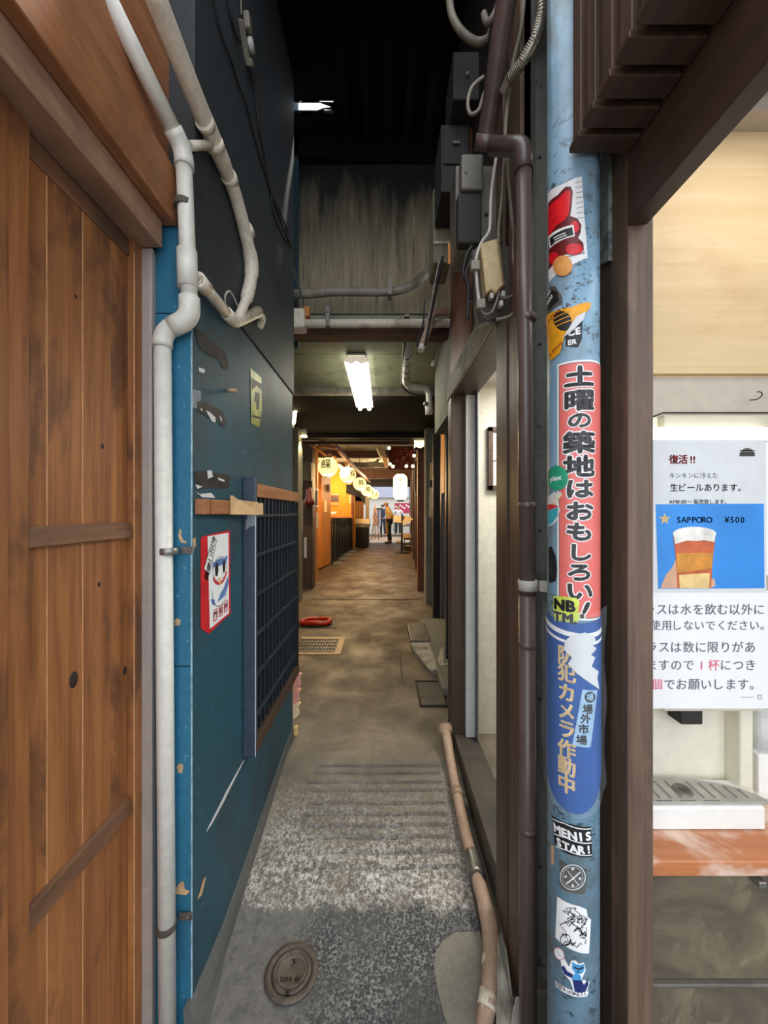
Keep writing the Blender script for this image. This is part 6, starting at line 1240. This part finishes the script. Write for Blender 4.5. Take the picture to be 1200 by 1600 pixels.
def person(x, y, h, face, label, cloth, hands):
    """figure of height h at (x, y); face: unit vector it looks along; hands: target offsets (forward, side, up)"""
    z0 = fz(y); t = thing('person', (x, y, z0), label, 'person')
    fw = Vector((math.cos(face), math.sin(face), 0)); sd = Vector((-fw.y, fw.x, 0)); k = h/1.7
    def q(f, s, u): return Vector((x, y, z0))+(fw*f+sd*s+Vector((0, 0, u)))*k
    lean = .05
    J = {'pelvis': (q(0, 0, .92), .12*k), 'waist': (q(.0, 0, 1.05), .115*k), 'chest': (q(.02+lean*.6, 0, 1.25), (.135*k, .12*k)), 'collar': (q(lean+.02, 0, 1.40), .075*k), 'neck': (q(lean+.05, 0, 1.46), .052*k), 'skull': (q(lean+.09, 0, 1.565), .082*k), 'crown': (q(lean+.08, 0, 1.635), .066*k), 'jaw': (q(lean+.145, 0, 1.51), .040*k), 'nose': (q(lean+.188, 0, 1.555), .010*k)}
    Bn = [('pelvis', 'waist'), ('waist', 'chest'), ('chest', 'collar'), ('collar', 'neck'), ('neck', 'skull'), ('skull', 'crown'), ('neck', 'jaw'), ('skull', 'nose')]
    for s, n in ((1, 'L'), (-1, 'R')):
        hd = hands[0 if s > 0 else 1]
        sh, el, wr = q(lean+.02, .19*s, 1.37), q(hd[3], .27*s, 1.10), q(hd[0], hd[1]*s, hd[2])
        J.update({'sh'+n: (sh, .06*k), 'el'+n: (el, .042*k), 'wr'+n: (wr, .028*k)}); d = (wr-el).normalized(); pm = wr+d*.05*k; J['pm'+n] = (pm, (.036*k, .020*k))
        Bn += [('collar', 'sh'+n), ('sh'+n, 'el'+n), ('el'+n, 'wr'+n), ('wr'+n, 'pm'+n)]
        J.update({'hip'+n: (q(0, .09*s, .88), .088*k), 'kn'+n: (q(.015+.02*s, .095*s, .48), .056*k), 'an'+n: (q(-.02+.03*s, .10*s, .09), .038*k), 'hl'+n: (q(-.05+.03*s, .10*s, .045), .036*k), 'to'+n: (q(.14+.03*s, .11*s, .035), .032*k)})
        Bn += [('pelvis', 'hip'+n), ('hip'+n, 'kn'+n), ('kn'+n, 'an'+n), ('an'+n, 'hl'+n), ('an'+n, 'to'+n)]
        side = d.cross(Vector((0, 0, 1))).normalized() if abs(d.z) < .95 else fw; dn = side.cross(d).normalized()
        for i, (o_, l) in enumerate(((-.027, .068), (-.009, .078), (.009, .074), (.026, .058))):
            a = pm+side*o_*k+d*.02*k; b = a+d*l*.5*k; c_ = b+d*l*.42*k+dn*.016*k; J['f%s%d' % (n, i)] = (a, .0095*k); J['g%s%d' % (n, i)] = (b, .009*k); J['h%s%d' % (n, i)] = (c_, .0075*k)
            Bn += [('pm'+n, 'f%s%d' % (n, i)), ('f%s%d' % (n, i), 'g%s%d' % (n, i)), ('g%s%d' % (n, i), 'h%s%d' % (n, i))]
        a = wr+side*.034*k+d*.02*k; b = a+(d*.03+side*.014)*k; J['t'+n] = (a, .011*k); J['u'+n] = (b, .009*k); Bn += [('wr'+n, 't'+n), ('t'+n, 'u'+n)]
    body = skin('body', J, Bn, cloth['skin'], t)
    for s in (1, -1):
        part(G().ball(q(lean+.075, .078*s, 1.565), .022*k, 10, (.8, .5, 1.3)), 'ear', cloth['skin'], t); part(G().ball(q(lean+.158, .028*s, 1.572), .009*k, 8), 'eye', 'ink', t)
    part(G().ball(q(lean+.166, 0, 1.512), .016*k, 8, (.5, 1.2, .3)), 'mouth', 'maroon', t)
    g = G().ball(q(lean+.055, 0, 1.59), .091*k, 16, (1.0, .92, .95)); 
    kill = [v for v in g.bm.verts if (v.co-q(lean+.09, 0, 1.6)).dot(fw) > (.0 if cloth.get('bald') else .03)*k or v.co.z < q(0, 0, 1.535).z or (cloth.get('bald') and v.co.z > q(0, 0, 1.612).z)]
    bmesh.ops.delete(g.bm, geom=kill, context='VERTS'); part(g, 'hair', cloth['hair'], t)
    JS = {a: (J[a][0], (J[a][1] if not isinstance(J[a][1], tuple) else J[a][1][0])+.016*k) for a in ('pelvis', 'waist', 'chest', 'collar', 'shL', 'elL', 'shR', 'elR')}
    for n in 'LR': JS['fa'+n] = (J['el'+n][0].lerp(J['wr'+n][0], .5), .046*k)
    skin('shirt', JS, [('pelvis', 'waist'), ('waist', 'chest'), ('chest', 'collar'), ('collar', 'shL'), ('shL', 'elL'), ('collar', 'shR'), ('shR', 'elR'), ('elL', 'faL'), ('elR', 'faR')], cloth['shirt'], t)
    JT = {'pelvis': (q(0, 0, .94), .128*k)}; BT = []
    for n in 'LR':
        JT['hip'+n] = (J['hip'+n][0], .102*k); JT['kn'+n] = (J['kn'+n][0], .074*k); JT['an'+n] = (J['an'+n][0], .062*k); BT += [('pelvis', 'hip'+n), ('hip'+n, 'kn'+n), ('kn'+n, 'an'+n)]
        g = G().ball(J['hl'+n][0].lerp(J['to'+n][0], .5)+Vector((0, 0, .0)), .05*k, 12, (1, 1, 1)); m = Matrix.Rotation(face, 4, 'Z')
        ctr = J['hl'+n][0].lerp(J['to'+n][0], .5)
        for v in g.bm.verts: l = m.inverted() @ (v.co-ctr); l.x *= 2.7; l.z *= .8; v.co = ctr+(m @ l)
        for v in g.bm.verts: v.co.z = max(v.co.z, z0+.001)
        part(g, 'shoe', 'shoe', t)
    skin('trousers', JT, BT, cloth['trousers'], t)
    if cloth.get('apron'):
        g = G(); rows = []
        for j in range(13):
            u = j/12; z = 1.0-.62*u; rows.append([g.bm.verts.new(q((.155+.02*u)*math.cos(a)+.0, (.165+.01*u)*math.sin(a), z)) for a in [(-1.25+2.5*i/12) for i in range(13)]])
        for a, b in zip(rows, rows[1:]):
            for i in range(12): g.bm.faces.new((a[i], a[i+1], b[i+1], b[i])).smooth = True
        bmesh.ops.solidify(g.bm, geom=g.bm.faces[:], thickness=.006); part(g, 'apron', cloth['apron'], t)
        part(G().tube([q(-.14, 0, 1.0), q(-.15, .01, .8), q(-.15, .015, .5)], .012*k, 6), 'apron_string', 'white_cloth', t)
    return t
D = 15.2; px = 608.5
person((px-600)/F*D, D, 1.69, PI, 'balding person in a tan shirt and long apron standing side on, hands behind the back', dict(skin='skin_shop', hair='hair_grey', shirt='shirt', trousers='trousers', apron='apron', bald=True), [(-.10, .10, .97, -.13), (-.10, .08, .97, -.13)])
person((598.3-600)/F*19.6, 19.6, 1.66, PI*.55, 'person in dark navy clothes standing in the bright street beyond the display stand', dict(skin='skin', hair='ink', shirt='navy_cloth', trousers='navy_cloth'), [(.05, .24, .86, .02), (.05, .24, .86, .02)])
person((622-600)/F*20.1, 20.1, 1.6, -PI/2, 'person in white top and black trousers across the street behind the menu boards', dict(skin='skin', hair='ink', shirt='white_cloth', trousers='trousers'), [(.16, .14, 1.0, .0), (.16, .14, 1.0, .0)])
